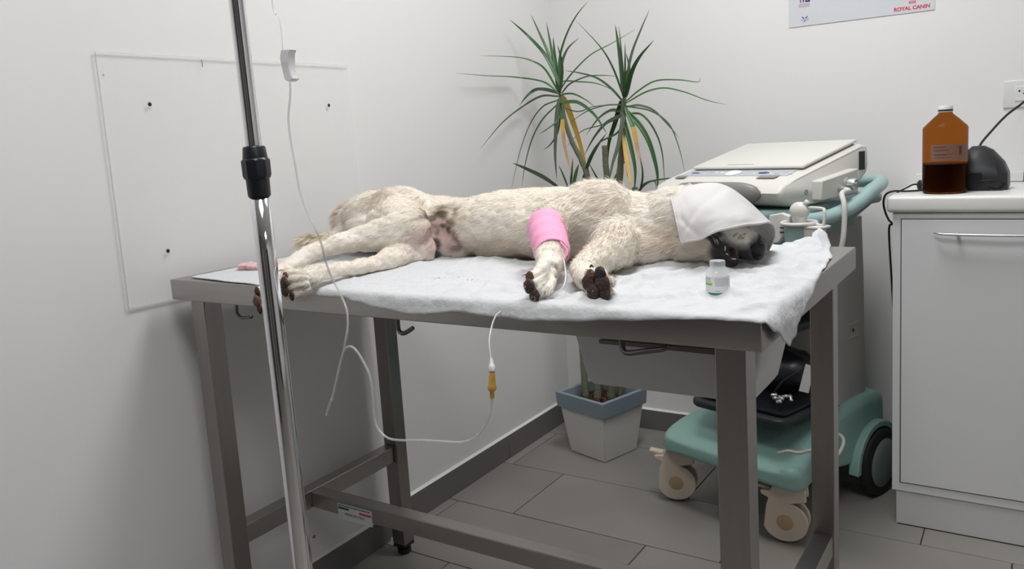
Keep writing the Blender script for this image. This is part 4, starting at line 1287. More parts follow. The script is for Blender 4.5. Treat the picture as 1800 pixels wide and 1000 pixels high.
LEAVES_RIGHT = [
    (0.0073, 'g', [(-1.0674, 2.3, 1.1624), (-1.07, 2.302, 1.1861), (-1.0742, 2.3041, 1.2605), (-1.0819, 2.3061, 1.3349), (-1.0894, 2.3082, 1.3847)]),
    (0.00522, 'g', [(-1.0674, 2.3, 1.1624), (-1.0487, 2.2635, 1.1837), (-1.0344, 2.2269, 1.2653), (-1.0223, 2.1904, 1.3638)]),
    (0.00417, 'g', [(-1.0674, 2.3, 1.1624), (-1.0417, 2.2535, 1.189), (-1.0153, 2.207, 1.2624), (-0.9914, 2.1604, 1.3121)]),
    (0.00574, 'g', [(-1.0674, 2.3, 1.1624), (-1.0699, 2.3173, 1.1926), (-1.0526, 2.3346, 1.2904), (-1.0265, 2.3519, 1.362), (-1.0011, 2.3691, 1.424)]),
    (0.00783, 'g', [(-1.0674, 2.3, 1.1624), (-1.049, 2.2776, 1.1717), (-1.0193, 2.2551, 1.2291), (-0.9811, 2.2327, 1.2717), (-0.9238, 2.2103, 1.3131)]),
    (0.00417, 'g', [(-1.0674, 2.3, 1.1624), (-1.0624, 2.2779, 1.179), (-1.079, 2.2559, 1.253), (-1.1059, 2.2338, 1.3151), (-1.1759, 2.2117, 1.4029)]),
    (0.00522, 'g', [(-1.068, 2.3, 1.1488), (-1.0829, 2.3192, 1.1562), (-1.1286, 2.3383, 1.198), (-1.1866, 2.3575, 1.2355), (-1.2622, 2.3766, 1.2595), (-1.3218, 2.3958, 1.2725)]),
    (0.00365, 'g', [(-1.068, 2.3, 1.1488), (-1.0621, 2.3116, 1.1546), (-1.0251, 2.3231, 1.1826), (-0.9754, 2.3347, 1.2061), (-0.9081, 2.3463, 1.2033), (-0.8521, 2.3578, 1.1925), (-0.8495, 2.3694, 1.2075)]),
    (0.00365, 'g', [(-1.068, 2.3, 1.1488), (-1.0517, 2.2882, 1.1475), (-0.985, 2.2765, 1.1725), (-0.9215, 2.2647, 1.1788), (-0.8547, 2.253, 1.1613), (-0.7847, 2.2412, 1.1325), (-0.7226, 2.2294, 1.1153)]),
    (0.00522, 'g', [(-1.068, 2.3, 1.1488), (-1.066, 2.3182, 1.1362), (-1.033, 2.3363, 1.1368), (-0.994, 2.3545, 1.1184), (-0.9563, 2.3726, 1.0719), (-0.9284, 2.3908, 1.0291)]),
    (0.00313, 'g', [(-1.068, 2.3, 1.1488), (-1.0533, 2.2979, 1.1353), (-0.9824, 2.2958, 1.1178), (-0.9242, 2.2936, 1.0775), (-0.8938, 2.2915, 1.0095), (-0.8737, 2.2894, 0.921)]),
    (0.0047, 'g', [(-1.068, 2.3, 1.1488), (-1.0606, 2.3045, 1.1172), (-1.0154, 2.3091, 1.1078), (-0.979, 2.3136, 1.0622), (-0.9571, 2.3181, 0.9929), (-0.9534, 2.3227, 0.8802)]),
    (0.00939, 'g', [(-1.068, 2.3, 1.1488), (-1.0565, 2.296, 1.12), (-1.0159, 2.292, 1.0772), (-0.9832, 2.288, 1.0201), (-0.9616, 2.284, 0.9393), (-0.9591, 2.28, 0.8777)]),
    (0.00626, 'g', [(-1.068, 2.3, 1.1488), (-1.0854, 2.3215, 1.1251), (-1.1344, 2.3429, 1.1285), (-1.1897, 2.3644, 1.1062), (-1.2484, 2.3858, 1.0564)]),
    (0.00626, 'g', [(-1.0706, 2.3, 1.1241), (-1.079, 2.3064, 1.1122), (-1.1359, 2.3129, 1.0906), (-1.1847, 2.3193, 1.0484), (-1.2281, 2.3258, 0.9914)]),
    (0.00887, 'g', [(-1.068, 2.3, 1.1488), (-1.0884, 2.323, 1.1504), (-1.1235, 2.346, 1.0892), (-1.1595, 2.369, 1.0258), (-1.1833, 2.392, 0.9259)]),
    (0.00313, 'g', [(-1.0706, 2.3, 1.1241), (-1.0885, 2.3186, 1.1064), (-1.1626, 2.3372, 1.0854), (-1.247, 2.3559, 1.0705), (-1.3215, 2.3745, 1.02)]),
    (0.00783, 'o', [(-1.068, 2.3, 1.1488), (-1.0522, 2.2863, 1.1167), (-1.0277, 2.2727, 1.0722), (-1.0109, 2.259, 1.0103), (-0.9993, 2.2454, 0.986), (-0.9852, 2.2317, 0.9436)]),
    (0.00783, 'g', [(-1.0706, 2.3, 1.1241), (-1.0607, 2.2867, 1.0863), (-1.0376, 2.2733, 1.011), (-1.0211, 2.26, 0.9429), (-1.0218, 2.2467, 0.8694)]),
    (0.00783, 'g', [(-1.0706, 2.3, 1.1241), (-1.0615, 2.275, 1.0989), (-1.0669, 2.2499, 1.0258), (-1.0784, 2.2249, 0.9656), (-1.083, 2.1998, 0.9056)]),
    (0.00783, 'y', [(-1.0778, 2.3, 1.0746), (-1.0415, 2.2475, 0.9629), (-1.0063, 2.195, 0.8861)]),
    (0.00313, 'g', [(-1.068, 2.3, 1.1488), (-1.06, 2.2689, 1.142), (-1.1032, 2.2378, 1.1421), (-1.1507, 2.2067, 1.1273), (-1.1921, 2.1756, 1.0967)]),
    (0.0047, 'g', [(-1.0706, 2.3, 1.1241), (-1.0621, 2.2831, 1.0927), (-1.0799, 2.2662, 1.0569), (-1.1358, 2.2492, 1.0292), (-1.1727, 2.2323, 0.9749)]),
    (0.0073, 'g', [(-1.0674, 2.3, 1.1624), (-1.0685, 2.3012, 1.1798), (-1.0578, 2.3024, 1.2282), (-1.0471, 2.3036, 1.2516), (-1.0558, 2.3047, 1.2953)]),
]
LEAVES_LOW = [
    (0.0073, 'g', [(-1.2966, 2.32, 0.8703), (-1.3479, 2.2736, 0.9257), (-1.3878, 2.2272, 0.9602), (-1.4116, 2.1808, 0.9837)]),
    (0.0073, 'g', [(-1.2772, 2.32, 0.8734), (-1.2646, 2.3314, 0.9326), (-1.2574, 2.3427, 0.9651)]),
    (0.00522, 'g', [(-1.2848, 2.32, 0.8735), (-1.2574, 2.2905, 0.9353), (-1.2345, 2.2611, 0.9885)]),
    (0.00626, 'g', [(-1.2464, 2.32, 0.8795), (-1.2003, 2.2981, 0.9657), (-1.1572, 2.2763, 1.0165), (-1.1088, 2.2544, 1.0589)]),
    (0.0047, 'g', [(-1.254, 2.32, 0.8797), (-1.235, 2.3482, 0.9439), (-1.2165, 2.3764, 0.9983)]),
    (0.00417, 'g', [(-1.2848, 2.32, 0.8735), (-1.2977, 2.3077, 0.9285), (-1.3076, 2.2954, 0.9664)]),
    (0.00365, 'g', [(-1.0519, 2.32, 0.8567), (-1.0156, 2.3039, 0.8957), (-0.9678, 2.2879, 0.9083), (-0.9087, 2.2718, 0.9141), (-0.8455, 2.2558, 0.9148)]),
    (0.00417, 'g', [(-1.0519, 2.32, 0.8567), (-1.0122, 2.3118, 0.8949), (-0.9779, 2.3037, 0.9042), (-0.969, 2.2955, 0.8766)]),
    (0.00626, 'y', [(-1.2734, 2.32, 0.8733), (-1.2821, 2.3346, 0.8992), (-1.2977, 2.3491, 0.9255)]),
    (0.00417, 'g', [(-1.1504, 2.32, 0.8778), (-1.1457, 2.2568, 0.9152), (-1.1454, 2.1937, 0.9761)]),
    (0.0047, 'g', [(-1.1467, 2.32, 0.8777), (-1.1269, 2.3513, 0.9271), (-1.111, 2.3827, 0.9639), (-1.1194, 2.414, 0.9091)]),
    (0.0047, 'g', [(-1.045, 2.32, 0.8566), (-1.0096, 2.2752, 0.8979), (-0.9848, 2.2303, 0.9376), (-0.9697, 2.1855, 0.9819)]),
]
STEM_LEFT = [(-1.2866, 2.3, 1.1851), (-1.2796, 2.3025, 1.113), (-1.2591, 2.305, 1.0398), (-1.227, 2.3075, 0.9726), (-1.2101, 2.31, 0.8996)]
STEM_RIGHT = [(-1.0668, 2.3, 1.1611), (-1.0737, 2.3, 1.0869), (-1.0838, 2.3, 0.993), (-1.0978, 2.3, 0.8786)]
STEM_STUB = [(-1.1552, 2.33, 1.0206), (-1.1546, 2.33, 0.9621), (-1.1545, 2.33, 0.8934)]

def stem_to_pot(S, r0, r1, foot):
    P = [Vector(p) for p in S]
    f = Vector(foot)
    P = P + [P[-1].lerp(f, .35), P[-1].lerp(f, .7), f]
    o = obj('stem', tube(P, lambda t: (r0 + (r1 - r0) * t) * (1 + .05 * math.sin(t * 90)), 14, 10), STEMM, plant, smooth=True)
stem_to_pot(STEM_LEFT, .0055, .013, PC + Vector((-.02, .02, .178)))
stem_to_pot(STEM_RIGHT, .0075, .015, PC + Vector((.035, .0, .178)))
stem_to_pot(STEM_STUB, .0090, .013, PC + Vector((.0, -.03, .178)))
st4 = Vector(LEAVES_LOW[0][2][0]) + Vector((.02, 0, 0))
stem_to_pot([st4 + Vector((.0, 0, .02)), st4], .009, .012, PC + Vector((-.045, -.025, .178)))
st5 = Vector(LEAVES_LOW[6][2][0])
stem_to_pot([st5 + Vector((-.005, 0, .02)), st5], .009, .012, PC + Vector((.055, .03, .178)))


def leaf(w, kind, P, idx):
    path = catmull(P, 7)
    n = len(path)
    bm = NB()
    rows_ = []
    tw = random.uniform(-.5, .5)
    side0 = None
    for i, p in enumerate(path):
        t = i / (n - 1)
        d = (path[min(i + 1, n - 1)] - path[max(i - 1, 0)]).normalized()
        view = Vector((.42 + .3 * math.sin(idx), -.85, .28))
        s = d.cross(view)
        if s.length < .05: s = d.cross(Vector((0, 0, 1)))
        s.normalize()
        nrm = s.cross(d).normalized()
        s = (s * math.cos(tw * t) + nrm * math.sin(tw * t)).normalized()
        nrm = s.cross(d).normalized()
        prof = min(1, (0.40 + 1.6 * t)) * (1 - t ** 2.4) ** .8 + .02
        ww = w * (.80 if w < .0062 else .98) * prof
        fold_ = .28
        rows_.append([bm.verts.new(p - s * ww + nrm * ww * fold_), bm.verts.new(p - s * ww * .5 + nrm * ww * fold_ * .4), bm.verts.new(p), bm.verts.new(p + s * ww * .5 + nrm * ww * fold_ * .4), bm.verts.new(p + s * ww + nrm * ww * fold_)])
    mats_ = {'g': [random.choice([LEAFG, LEAFG, LEAFG2, LEAFD])], 'y': [LEAFY], 'o': [LEAFG2, LEAFY, LEAFO]}[kind]
    for i in range(n - 1):
        t = i / (n - 1)
        mi = 0 if len(mats_) == 1 else (0 if t < .38 else (1 if t < .52 else 2))
        for k in range(4):
            f = bm.faces.new((rows_[i][k], rows_[i][k + 1], rows_[i + 1][k + 1], rows_[i + 1][k]))
            f.material_index = mi
            f.smooth = True
    o = obj('leaf', bm, mats_, plant)
    sd = o.modifiers.new('thick', 'SOLIDIFY'); sd.thickness = .0006
    if kind == 'y': o['label'] = 'yellowed leaf'
    if kind == 'o': o['label'] = 'leaf with a dried brown tip'
for k, (w, c, P) in enumerate(LEAVES_LEFT + LEAVES_RIGHT + LEAVES_LOW):
    leaf(w, c, P, k)

# ------------------------------------------------------------------ ultrasound trolley
CO, CA = Vector((-.687, 2.032, 0)), math.atan2(-.312, .95)
cart = empty('ultrasound_trolley', CO, 'mint green wheeled medical trolley with a beige column behind the table', 'trolley', rotz=CA)
def C_(name, bm, m, parent=None, label=None, **k):
    """part in the trolley's own coordinates: x right, y back, z up"""
    o = obj(name, bm, m, parent or cart, local=True, **k)
    if label: o['label'] = label
    return o
# base: lofted stations (y, half widths left/right, z bottom, z top)
ST = [(-.062, -.120, .165, .176, .196), (-.058, -.165, .225, .163, .204), (-.035, -.192, .245, .153, .216), (.02, -.190, .238, .148, .236), (.08, -.168, .215, .146, .256), (.16, -.152, .200, .145, .270),
      (.22, -.150, .198, .125, .280), (.28, -.152, .200, .112, .286), (.36, -.152, .200, .112, .292), (.44, -.150, .198, .125, .290), (.50, -.140, .188, .150, .275), (.52, -.120, .160, .165, .255)]
rings = []
for (y, xl, xr, zb, zt) in ST:
    ring = []
    r = min(.03, (zt - zb) * .42)
    for (cx, cz, a0) in ((xr - r, zt - r, 0), (xl + r, zt - r, 90), (xl + r, zb + r * .5, 180), (xr - r, zb + r * .5, 270)):
        for k in range(5):
            a = math.radians(a0 + 90 * k / 4)
            rr = r if a0 < 180 else r * .5
            cxx = cx if a0 < 180 else (xr - r * .5 if a0 == 270 else xl + r * .5)
            ring.append((cxx + rr * math.cos(a), y, cz + rr * math.sin(a)))
    rings.append(ring)
bm = loft(rings)
o = C_('base', bm, MINT, smooth=True)
o.modifiers.new('sub', 'SUBSURF').levels = 1
o.modifiers['sub'].render_levels = 2
# rear fenders over the big wheels
def fender(x0, x1):
    P = []
    for k in range(13):
        a = math.radians(-5 + 190 * k / 12)
        P.append((x0, .407 + .118 * math.cos(a), .095 + .118 * math.sin(a)))
    Q = []
    for k in range(13):
        a = math.radians(185 - 190 * k / 12)
        Q.append((x0, .407 + .100 * math.cos(a), .095 + .100 * math.sin(a)))
    return prism(P + Q, (x1 - x0, 0, 0))
for s in (1, -1):
    xw = .212 if s > 0 else -.165
    C_('fender', fender(xw - .022, xw + .008), MINT, bevel=.003)
    w = C_('rear_wheel', lathe([(.070, -.014), (.086, -.013), (.0945, -.008), (.0950, .0), (.0945, .008), (.086, .013), (.070, .014)], (xw + .006, .407, .0952), (1, 0, 0), 48), RUBBER, autos=50)
    C_('wheel_disc', lathe([(.0, .019), (.04, .0185), (.066, .016), (.072, .012), (.072, .0)] if s > 0 else [(.0, -.019), (.04, -.0185), (.066, -.016), (.072, -.012), (.072, .0)], (xw + .006, .407, .0952), (1, 0, 0), 40), HUBG, parent=w, autos=50)
# front casters
def caster(x, y, rot):
    c = empty('caster', (x, y, 0)); c.parent = cart; c.rotation_euler = (0, 0, rot)
    def K(name, bm, m, **k):
        return obj(name, bm, m, c, local=True, **k)
    K('tyre', lathe([(.040, -.016), (.047, -.014), (.050, -.006), (.050, .006), (.047, .014), (.040, .016)], (0, .0, .0505), (0, 1, 0), 36), RUBBER, autos=50)
    # guard: disc with a shoulder towards the stem
    P = []
    for k in range(25):
        a = math.radians(200 + 235 * k / 24)
        P.append((.056 * math.cos(a), -.024, .0585 + .052 * math.sin(a)))
    P = P + [(.052, -.024, .118), (.050, -.024, .150), (-.030, -.024, .152), (-.036, -.024, .138), (-.060, -.024, .136), (-.058, -.024, .126), (-.040, -.024, .118), (-.046, -.024, .098)]
    K('guard', prism(P, (0, .010, 0)), CREAM, bevel=.003)
    K('guard', prism([(a, -b - .010, cz) for a, b, cz in P], (0, .010, 0)), CREAM, bevel=.003)
    K('yoke', box((-.022, -.022, .112), (.040, .022, .150)), CREAM, bevel=.006)
    K('hub', lathe([(.0, .0255), (.019, .0250), (.021, .024)], (0, 0, .058), (0, -1, 0), 28), TAN, autos=50)
    K('stem', lathe([(.012, .145), (.012, .185)], (0, 0, 0), sides=16), HANDLE, autos=40)
    K('brake_lever', prism([(-.036, -.012, .142), (-.075, -.012, .148), (-.078, -.012, .142), (-.036, -.012, .130)], (0, .024, 0)), CREAM, bevel=.002)
caster(-.168, -.005, .55)
caster(.182, .0, .40)
# column
rings = [rrect(-.118, .172, .245, .432, z, .02, 4) for z in (.280, .30)] + [rrect(-.118, .172, .235, .425, .62, .02, 4), rrect(-.118, .172, .225, .415, .79, .02, 4)]
C_('column', loft(rings), BEIGE2, autos=50)
C_('column_joint', box((-.122, .240, .276), (.1745, .436, .284)), GAPM, bevel=.002)
ky = (0.1735, 0.3502, 0.4801)
C_('keyhole', lathe([(.0, .0012), (.004, .001), (.005, 0)], ky, (1, 0, 0), 14), GAPM, autos=50)
C_('panel_line', box((.1722, ky[1] - .028, ky[2] + .018), (.1738, ky[1] + .030, ky[2] + .0195)), BEIGE)
C_('panel_line', box((.1722, ky[1] - .028, ky[2] - .020), (.1738, ky[1] + .030, ky[2] - .0185)), BEIGE)
C_('column_recess', box((-.10, .222, .66), (.165, .232, .80)), MINTDK, bevel=.004)
# lower black tray with accessories
def slab(x0, x1, y0, y1, z, t, r, m, name, parent=None, **k):
    return C_(name, loft([rrect(x0 + .003, x1 - .003, y0 + .003, y1 - .003, z, r), rrect(x0, x1, y0, y1, z + t * .3, r), rrect(x0, x1, y0, y1, z + t * .8, r), rrect(x0 + .003, x1 - .003, y0 + .003, y1 - .003, z + t, r)]), m, parent, autos=50, **k)
slab(-.085, .205, -.045, .235, .312, .020, .03, SLATE, 'lower_tray')
slab(-.075, .195, -.025, .235, .334, .010, .02, BLACKP, 'tray_liner')
# upper shelf (dark, curved front) with mint front
slab(-.10, .19, .02, .24, .535, .018, .03, SLATE, 'middle_shelf')
slab(-.10, .19, .06, .24, .595, .014, .03, MINTDK, 'middle_shelf')
# top yoke and wide pale mint platform with its loop handle
C_('yoke', loft([rrect(-.11, .16, .12, .40, .70, .03), rrect(-.13, .175, .02, .40, .79, .05), rrect(-.16, .215, -.06, .44, .835, .06)]), MINTBLUE, smooth=True)
slab(-.175, .235, -.075, .44, .832, .022, .07, MINTBLUE, 'platform')
lp = [(0.2350, -0.0736, 0.8333), (0.2620, -0.0419, 0.8308), (0.2750, 0.0211, 0.8295), (0.2850, 0.0924, 0.8384), (0.2900, 0.1575, 0.8539), (0.2850, 0.2251, 0.8741), (.268, .305, .884), (.238, .365, .888), (.185, .405, .886), (.08, .42, .880), (-.06, .42, .875), (-.15, .40, .87), (-.19, .35, .86), (-.185, .28, .845)]
C_('loop_handle', tube(lp, .0195, 18, 8, flat=.85), MINTBLUE, smooth=True)
# probe holder with a probe on the right front corner
hx = Vector((0.2997, -0.1150, 0.8316))
hold = C_('probe_holder', lathe([(.018, -.055), (.030, -.050), (.033, -.005), (.036, -.002), (.036, .004), (.031, .004), (.029, -.001), (.026, -.045), (.0, -.047)], hx, (0, 0, 1), 28), MINTBLUE, autos=50)
C_('holder_ring', tube([hx + Vector((.037 * math.cos(a), .037 * math.sin(a), .004)) for a in [math.radians(k * 24) for k in range(16)]], .0045, 10, 2), BEIGE, parent=hold, smooth=True)
C_('holder_bracket', tube([hx + Vector((.035, 0, .004)), hx + Vector((.056, .002, .002)), hx + Vector((.058, .004, .028)), hx + Vector((.050, .01, .036)), hx + Vector((.016, .01, .038))], .0035, 10, 5), BEIGE, smooth=True)
C_('holder_cup', loft([rrect(hx.x + .012, hx.x + .052, hx.y - .018, hx.y + .018, hx.z - .060, .01), rrect(hx.x + .008, hx.x + .056, hx.y - .022, hx.y + .022, hx.z - .004, .01)]), BEIGE, autos=50)
slab(hx.x + .004, hx.x + .066, hx.y - .024, hx.y + .024, hx.z - .006, .006, .012, BEIGE, 'cup_flange')
C_('side_plate', prism([(0.2204, -0.1100, 0.8500), (0.2528, -0.1100, 0.8562), (0.2729, -0.1100, 0.8492), (0.2724, -0.1100, 0.8234), (0.2428, -0.1100, 0.7854), (0.2085, -0.1100, 0.7833)], (0, .012, 0)), BEIGE, bevel=.003)
for a_, b_ in (((0.2492, -0.1120, 0.8226), (0.2622, -0.1120, 0.8232)), ((0.2490, -0.1120, 0.8122), (0.2620, -0.1120, 0.8128))):
    a_, b_ = Vector(a_), Vector(b_)
    C_('slot', box((a_.x, a_.y - .001, a_.z - .0016), (b_.x, a_.y + .001, a_.z + .0016)), GAPM)
# probe
pr = empty('ultrasound_probe', CO + Matrix.Rotation(CA, 3, 'Z') @ (hx + Vector((-.005, .01, .0))), 'cream ultrasound probe head standing in the holder by the dog\'s nose', 'probe', rotz=CA)
bm = NB(); add_ball(bm, Vector((0, 0, .030)), .021, (1.1, .8, .95), seg=24, rings=16)
add_tube(bm, [Vector((.012, 0, .042)), Vector((.018, 0, .050)), Vector((.022, 0, .045))], .006, 10)
obj('probe_head', bm, BEIGE, pr, local=True, smooth=True)
obj('probe_grip', lathe([(.012, -.040), (.014, .0), (.017, .018)], (0, 0, 0), sides=20), BEIGE, pr, local=True, autos=50)

# ------------------------------------------------------------------ portable ultrasound unit on the platform
unit = empty('ultrasound_unit', CO + Matrix.Rotation(CA, 3, 'Z') @ Vector((.05, .12, .85)), 'cream portable ultrasound scanner with its flat lid closed on top of the trolley', 'scanner', rotz=CA)
UO = Vector((.05, .12, .85))
def U_(name, bm, m, parent=None, label=None, **k):
    bm.transform(Matrix.Translation(-UO))
    o = obj(name, bm, m, parent or unit, local=True, **k)
    if label: o['label'] = label
    return o
# body: side profile (y, z) extruded with rounded sides
BX0, BX1 = -.155, .232
prof = [(-.050, .868), (-.072, .880), (-.078, .896), (-.066, .912), (-.030, .924), (.04, .938), (.30, .990), (.322, .986), (.330, .970), (.330, .935), (.322, .918), (.26, .876), (.12, .858), (.0, .856)]
def prof_ring(x, k):
    cy, cz = .12, .918
    return [(x, cy + (y - cy) * k, cz + (z - cz) * k) for y, z in prof]
bm = loft([prof_ring(BX0, .93), prof_ring(BX0 + .005, .975), prof_ring(BX0 + .014, 1.0), prof_ring(BX1 - .014, 1.0), prof_ring(BX1 - .005, .975), prof_ring(BX1, .93)])
U_('body', bm, BEIGE, autos=42)
def on_top(y, dz=0.0):
    """z on the sloping top deck at depth y"""
    return .938 + (y - .04) * (.052 / .26) + dz
def deck(x0, x1, y0, y1, dz0, dz1):
    bm = NB()
    q = [(x0, y0), (x1, y0), (x1, y1), (x0, y1)]
    a = [bm.verts.new((x, y, on_top(y, dz0))) for x, y in q]; b = [bm.verts.new((x, y, on_top(y, dz1))) for x, y in q]
    bm.faces.new(a[::-1]); bm.faces.new(b)
    for k in range(4): bm.faces.new((a[k], a[(k + 1) % 4], b[(k + 1) % 4], b[k]))
    return bm
U_('lid_hinge_gap', deck(-.120, .205, .060, .296, .000, .004), GREYP)
lid = U_('lid', deck(-.124, .210, .052, .305, .004, .0125), BEIGE, bevel=.004, seg=3)
U_('lid_groove', deck(-.02, .06, .066, .069, .0124, .0130), GREYP, parent=lid)
U_('key_panel', deck(-.130, .195, .004, .056, -.0005, .0018), LGREYP, bevel=.0006)
for k in range(18):
    x = -.10 + .017 * k + random.uniform(-.002, .002); y = random.choice((.016, .028))
    if -.0 < x < .075: continue
    U_('key', deck(x, x + .010, y, y + .007, .0016, .0030), random.choice((BEIGE, LABELW, LGREYP)), bevel=.0006)
bm = NB(); add_lathe(bm, [(.022, -.002), (.022, .002), (.014, .005), (.012, .003), (.0, .0035)], (.030, .022, on_top(.022, .002)), (0, -.2, 1), 30)
U_('dial', bm, LABELW, autos=40)
bm = NB(); add_ball(bm, Vector((.118, .026, on_top(.026, .002))), .013, (1.25, .6, .22)); U_('button', bm, BLUEB, smooth=True, label='blue oval button')
bm = NB(); add_ball(bm, Vector((-.095, .030, on_top(.03, .002))), .009, (1.6, .5, .22)); U_('button', bm, BLUEB, smooth=True, label='blue oval button')
def plate(x0, x1, y0, y1, m, name):
    z0, z1 = .9265 + (y0 + .030) * .2 + .0008, .9265 + (y1 + .030) * .2 + .0008
    bm = NB(); a = [bm.verts.new(p) for p in ((x0, y0, z0), (x1, y0, z0), (x1, y1, z1), (x0, y1, z1))]; bm.faces.new(a)
    o = U_(name, bm, m); o.modifiers.new('t', 'SOLIDIFY').thickness = .001; return o
plate(.128, .178, -.024, .0, GREYP, 'label_plate')
plate(-.125, -.095, -.024, -.004, GREYP, 'label_plate')
# grey wrist handle at the front
rings = []
for k in range(25):
    t = k / 24
    x = -.085 + .262 * t
    s = max(.18, (1 - abs(2 * t - 1) ** 5) ** .5)
    cy = -.078 - .012 * math.sin(math.pi * t)
    rings.append([(x, cy + .018 * s * math.cos(a), .890 + .030 * s * math.sin(a) + .004) for a in [2 * math.pi * j / 16 for j in range(16)]])
U_('front_handle', loft(rings), GREYP, smooth=True)
# connector block on the right side
q0 = Vector((0.2360, 0.0517, 0.9150)); q1 = Vector((0.2360, 0.2203, 0.9327)); q2 = Vector((0.2360, 0.0509, 0.8687)); q3 = Vector((0.2360, 0.2198, 0.8697))
bm = prism([(.228, q0.y, q0.z), (.228, q1.y, q1.z), (.228, q3.y, q3.z), (.228, q2.y, q2.z)], (.030, 0, 0))
blk = U_('connector_block', bm, BEIGE, bevel=.003)
kc = Vector(((.258), (q0.y * .35 + q1.y * .65), (q0.z * .3 + q1.z * .25 + q2.z * .2 + q3.z * .25)))
U_('lock_knob', lathe([(.016, 0), (.016, .008), (.0135, .009), (.0135, .024), (.011, .027), (.005, .027), (.005, .030), (.0, .030)], kc, (1, 0, 0), 24), HANDLE, parent=blk, autos=40)
U_('cable_gland', lathe([(.009, 0), (.009, .008), (.006, .010), (.006, .018)], kc + Vector((0, -.030, -.008)), (1, -.3, -.1), 18), HANDLE, parent=blk, autos=40)
pd = Vector((0.2335, 0.0257, 0.8901))
U_('port', lathe([(.0065, 0), (.0065, .001), (.0045, .0015), (.004, -.001), (.0, -.001)], (.2318, pd.y, pd.z), (1, 0, 0), 20), GREYP, autos=40)
U_('rear_slot', box((.2300, .272, .925), (.2335, .300, .972)), GAPM)
# cable from the gland down behind the table
g0 = kc + Vector((.016, -.036, -.010))
cab = [g0, g0 + Vector((.012, -.004, -.003)), (0.2900, 0.0838, 0.8828), (0.3050, 0.0666, 0.8578), (0.3080, 0.0607, 0.8116), (0.3050, 0.0555, 0.7649), (0.2850, 0.0546, 0.6952), (0.2500, 0.0731, 0.5900), (0.2100, 0.1401, 0.4378), (.18, .14, .345)]
U_('probe_cable', tube([Vector(p) for p in cab], .0062, 12, 6), BEIGE, smooth=True)

# ------------------------------------------------------------------ things on the trolley's lower tray
def world_of(p): return CO + Matrix.Rotation(CA, 3, 'Z') @ Vector(p)
acc = empty('accessory_bag', world_of((.08, .12, .344)), 'black accessory bag with loose strap on the lower tray of the trolley', 'bag', rotz=CA)
AO = Vector((.08, .12, .344))
def A_(name, bm, m, **k):
    bm.transform(Matrix.Translation(-AO)); return obj(name, bm, m, acc, local=True, **k)
bm = NB()
add_ball(bm, Vector((.08, .14, .405)), .085, (1.25, .85, .70), seg=28, rings=18)
for v in bm.verts:
    v.co += Vector((0, 0, 1)) * .012 * noise.noise(v.co * 30) + Vector((1, 0, 0)) * .008 * noise.noise(v.co * 22 + Vector((3, 3, 3)))
    v.co.z = max(v.co.z, .3455)
A_('bag_body', bm, BLACKP, smooth=True)
A_('strap', tube([(0.1226, 0.0300, 0.3561), (0.1533, 0.0350, 0.4036), (0.1909, 0.0400, 0.4351), (0.2242, 0.0500, 0.4610)], .009, 10, 6, flat=.25), SLATE, smooth=True)
strip = prism([(0.2194, 0.0350, 0.4636), (0.2423, 0.0350, 0.4606), (0.2262, 0.0350, 0.3905), (0.1997, 0.0350, 0.3908)], (0, .0015, 0))
bm = strip; bm.transform(Matrix.Translation(-Vector((.2, .03, .36))))
pl = obj('paper_strip', bm, TUBM, None, recalc=True)
pl.location = world_of((.2, .03, .36)); pl.rotation_euler = (0, 0, CA)
tag(pl, 'pale paper strip leaning on the black bag between the right table legs', 'paper')
bm = NB()
for k in range(9):
    c = Vector((0.1640, -0.0000, 0.3758)) + Vector((random.uniform(-.02, .035), random.uniform(-.02, .02), random.uniform(-.006, .006)))
    c.z = max(c.z, .3485) 
    add_lathe(bm, [(.003, -.008), (.005, -.006), (.0035, 0), (.005, .005), (.002, .008)], c, (random.uniform(-1, 1), random.uniform(-1, 1), random.uniform(-.2, .2)), 8)
bm.transform(Matrix.Translation(-Vector((.1, 0, .345))))
cl = obj('cable_plugs', bm, HANDLE, None, smooth=True)
cl.location = world_of((.1, 0, .345)); cl.rotation_euler = (0, 0, CA)
tag(cl, 'cluster of small metal cable clips on the dark lower tray', 'clips')
bm = tube([(0.2005, -0.0600, 0.2555), (0.2261, -0.0580, 0.2678), (0.2517, -0.0500, 0.2680), (0.2773, -0.0300, 0.2747), (.30, .02, .245), (.28, .10, .27), (.20, .11, .278)], .0042, 10, 6)
bm.transform(Matrix.Translation(-Vector((.2, -.03, .21))))
cl = obj('cable', bm, BEIGE2, None, smooth=True)
cl.location = world_of((.2, -.03, .21)); cl.rotation_euler = (0, 0, CA)
tag(cl, 'pale grey cable end lying on the mint trolley base', 'cable')

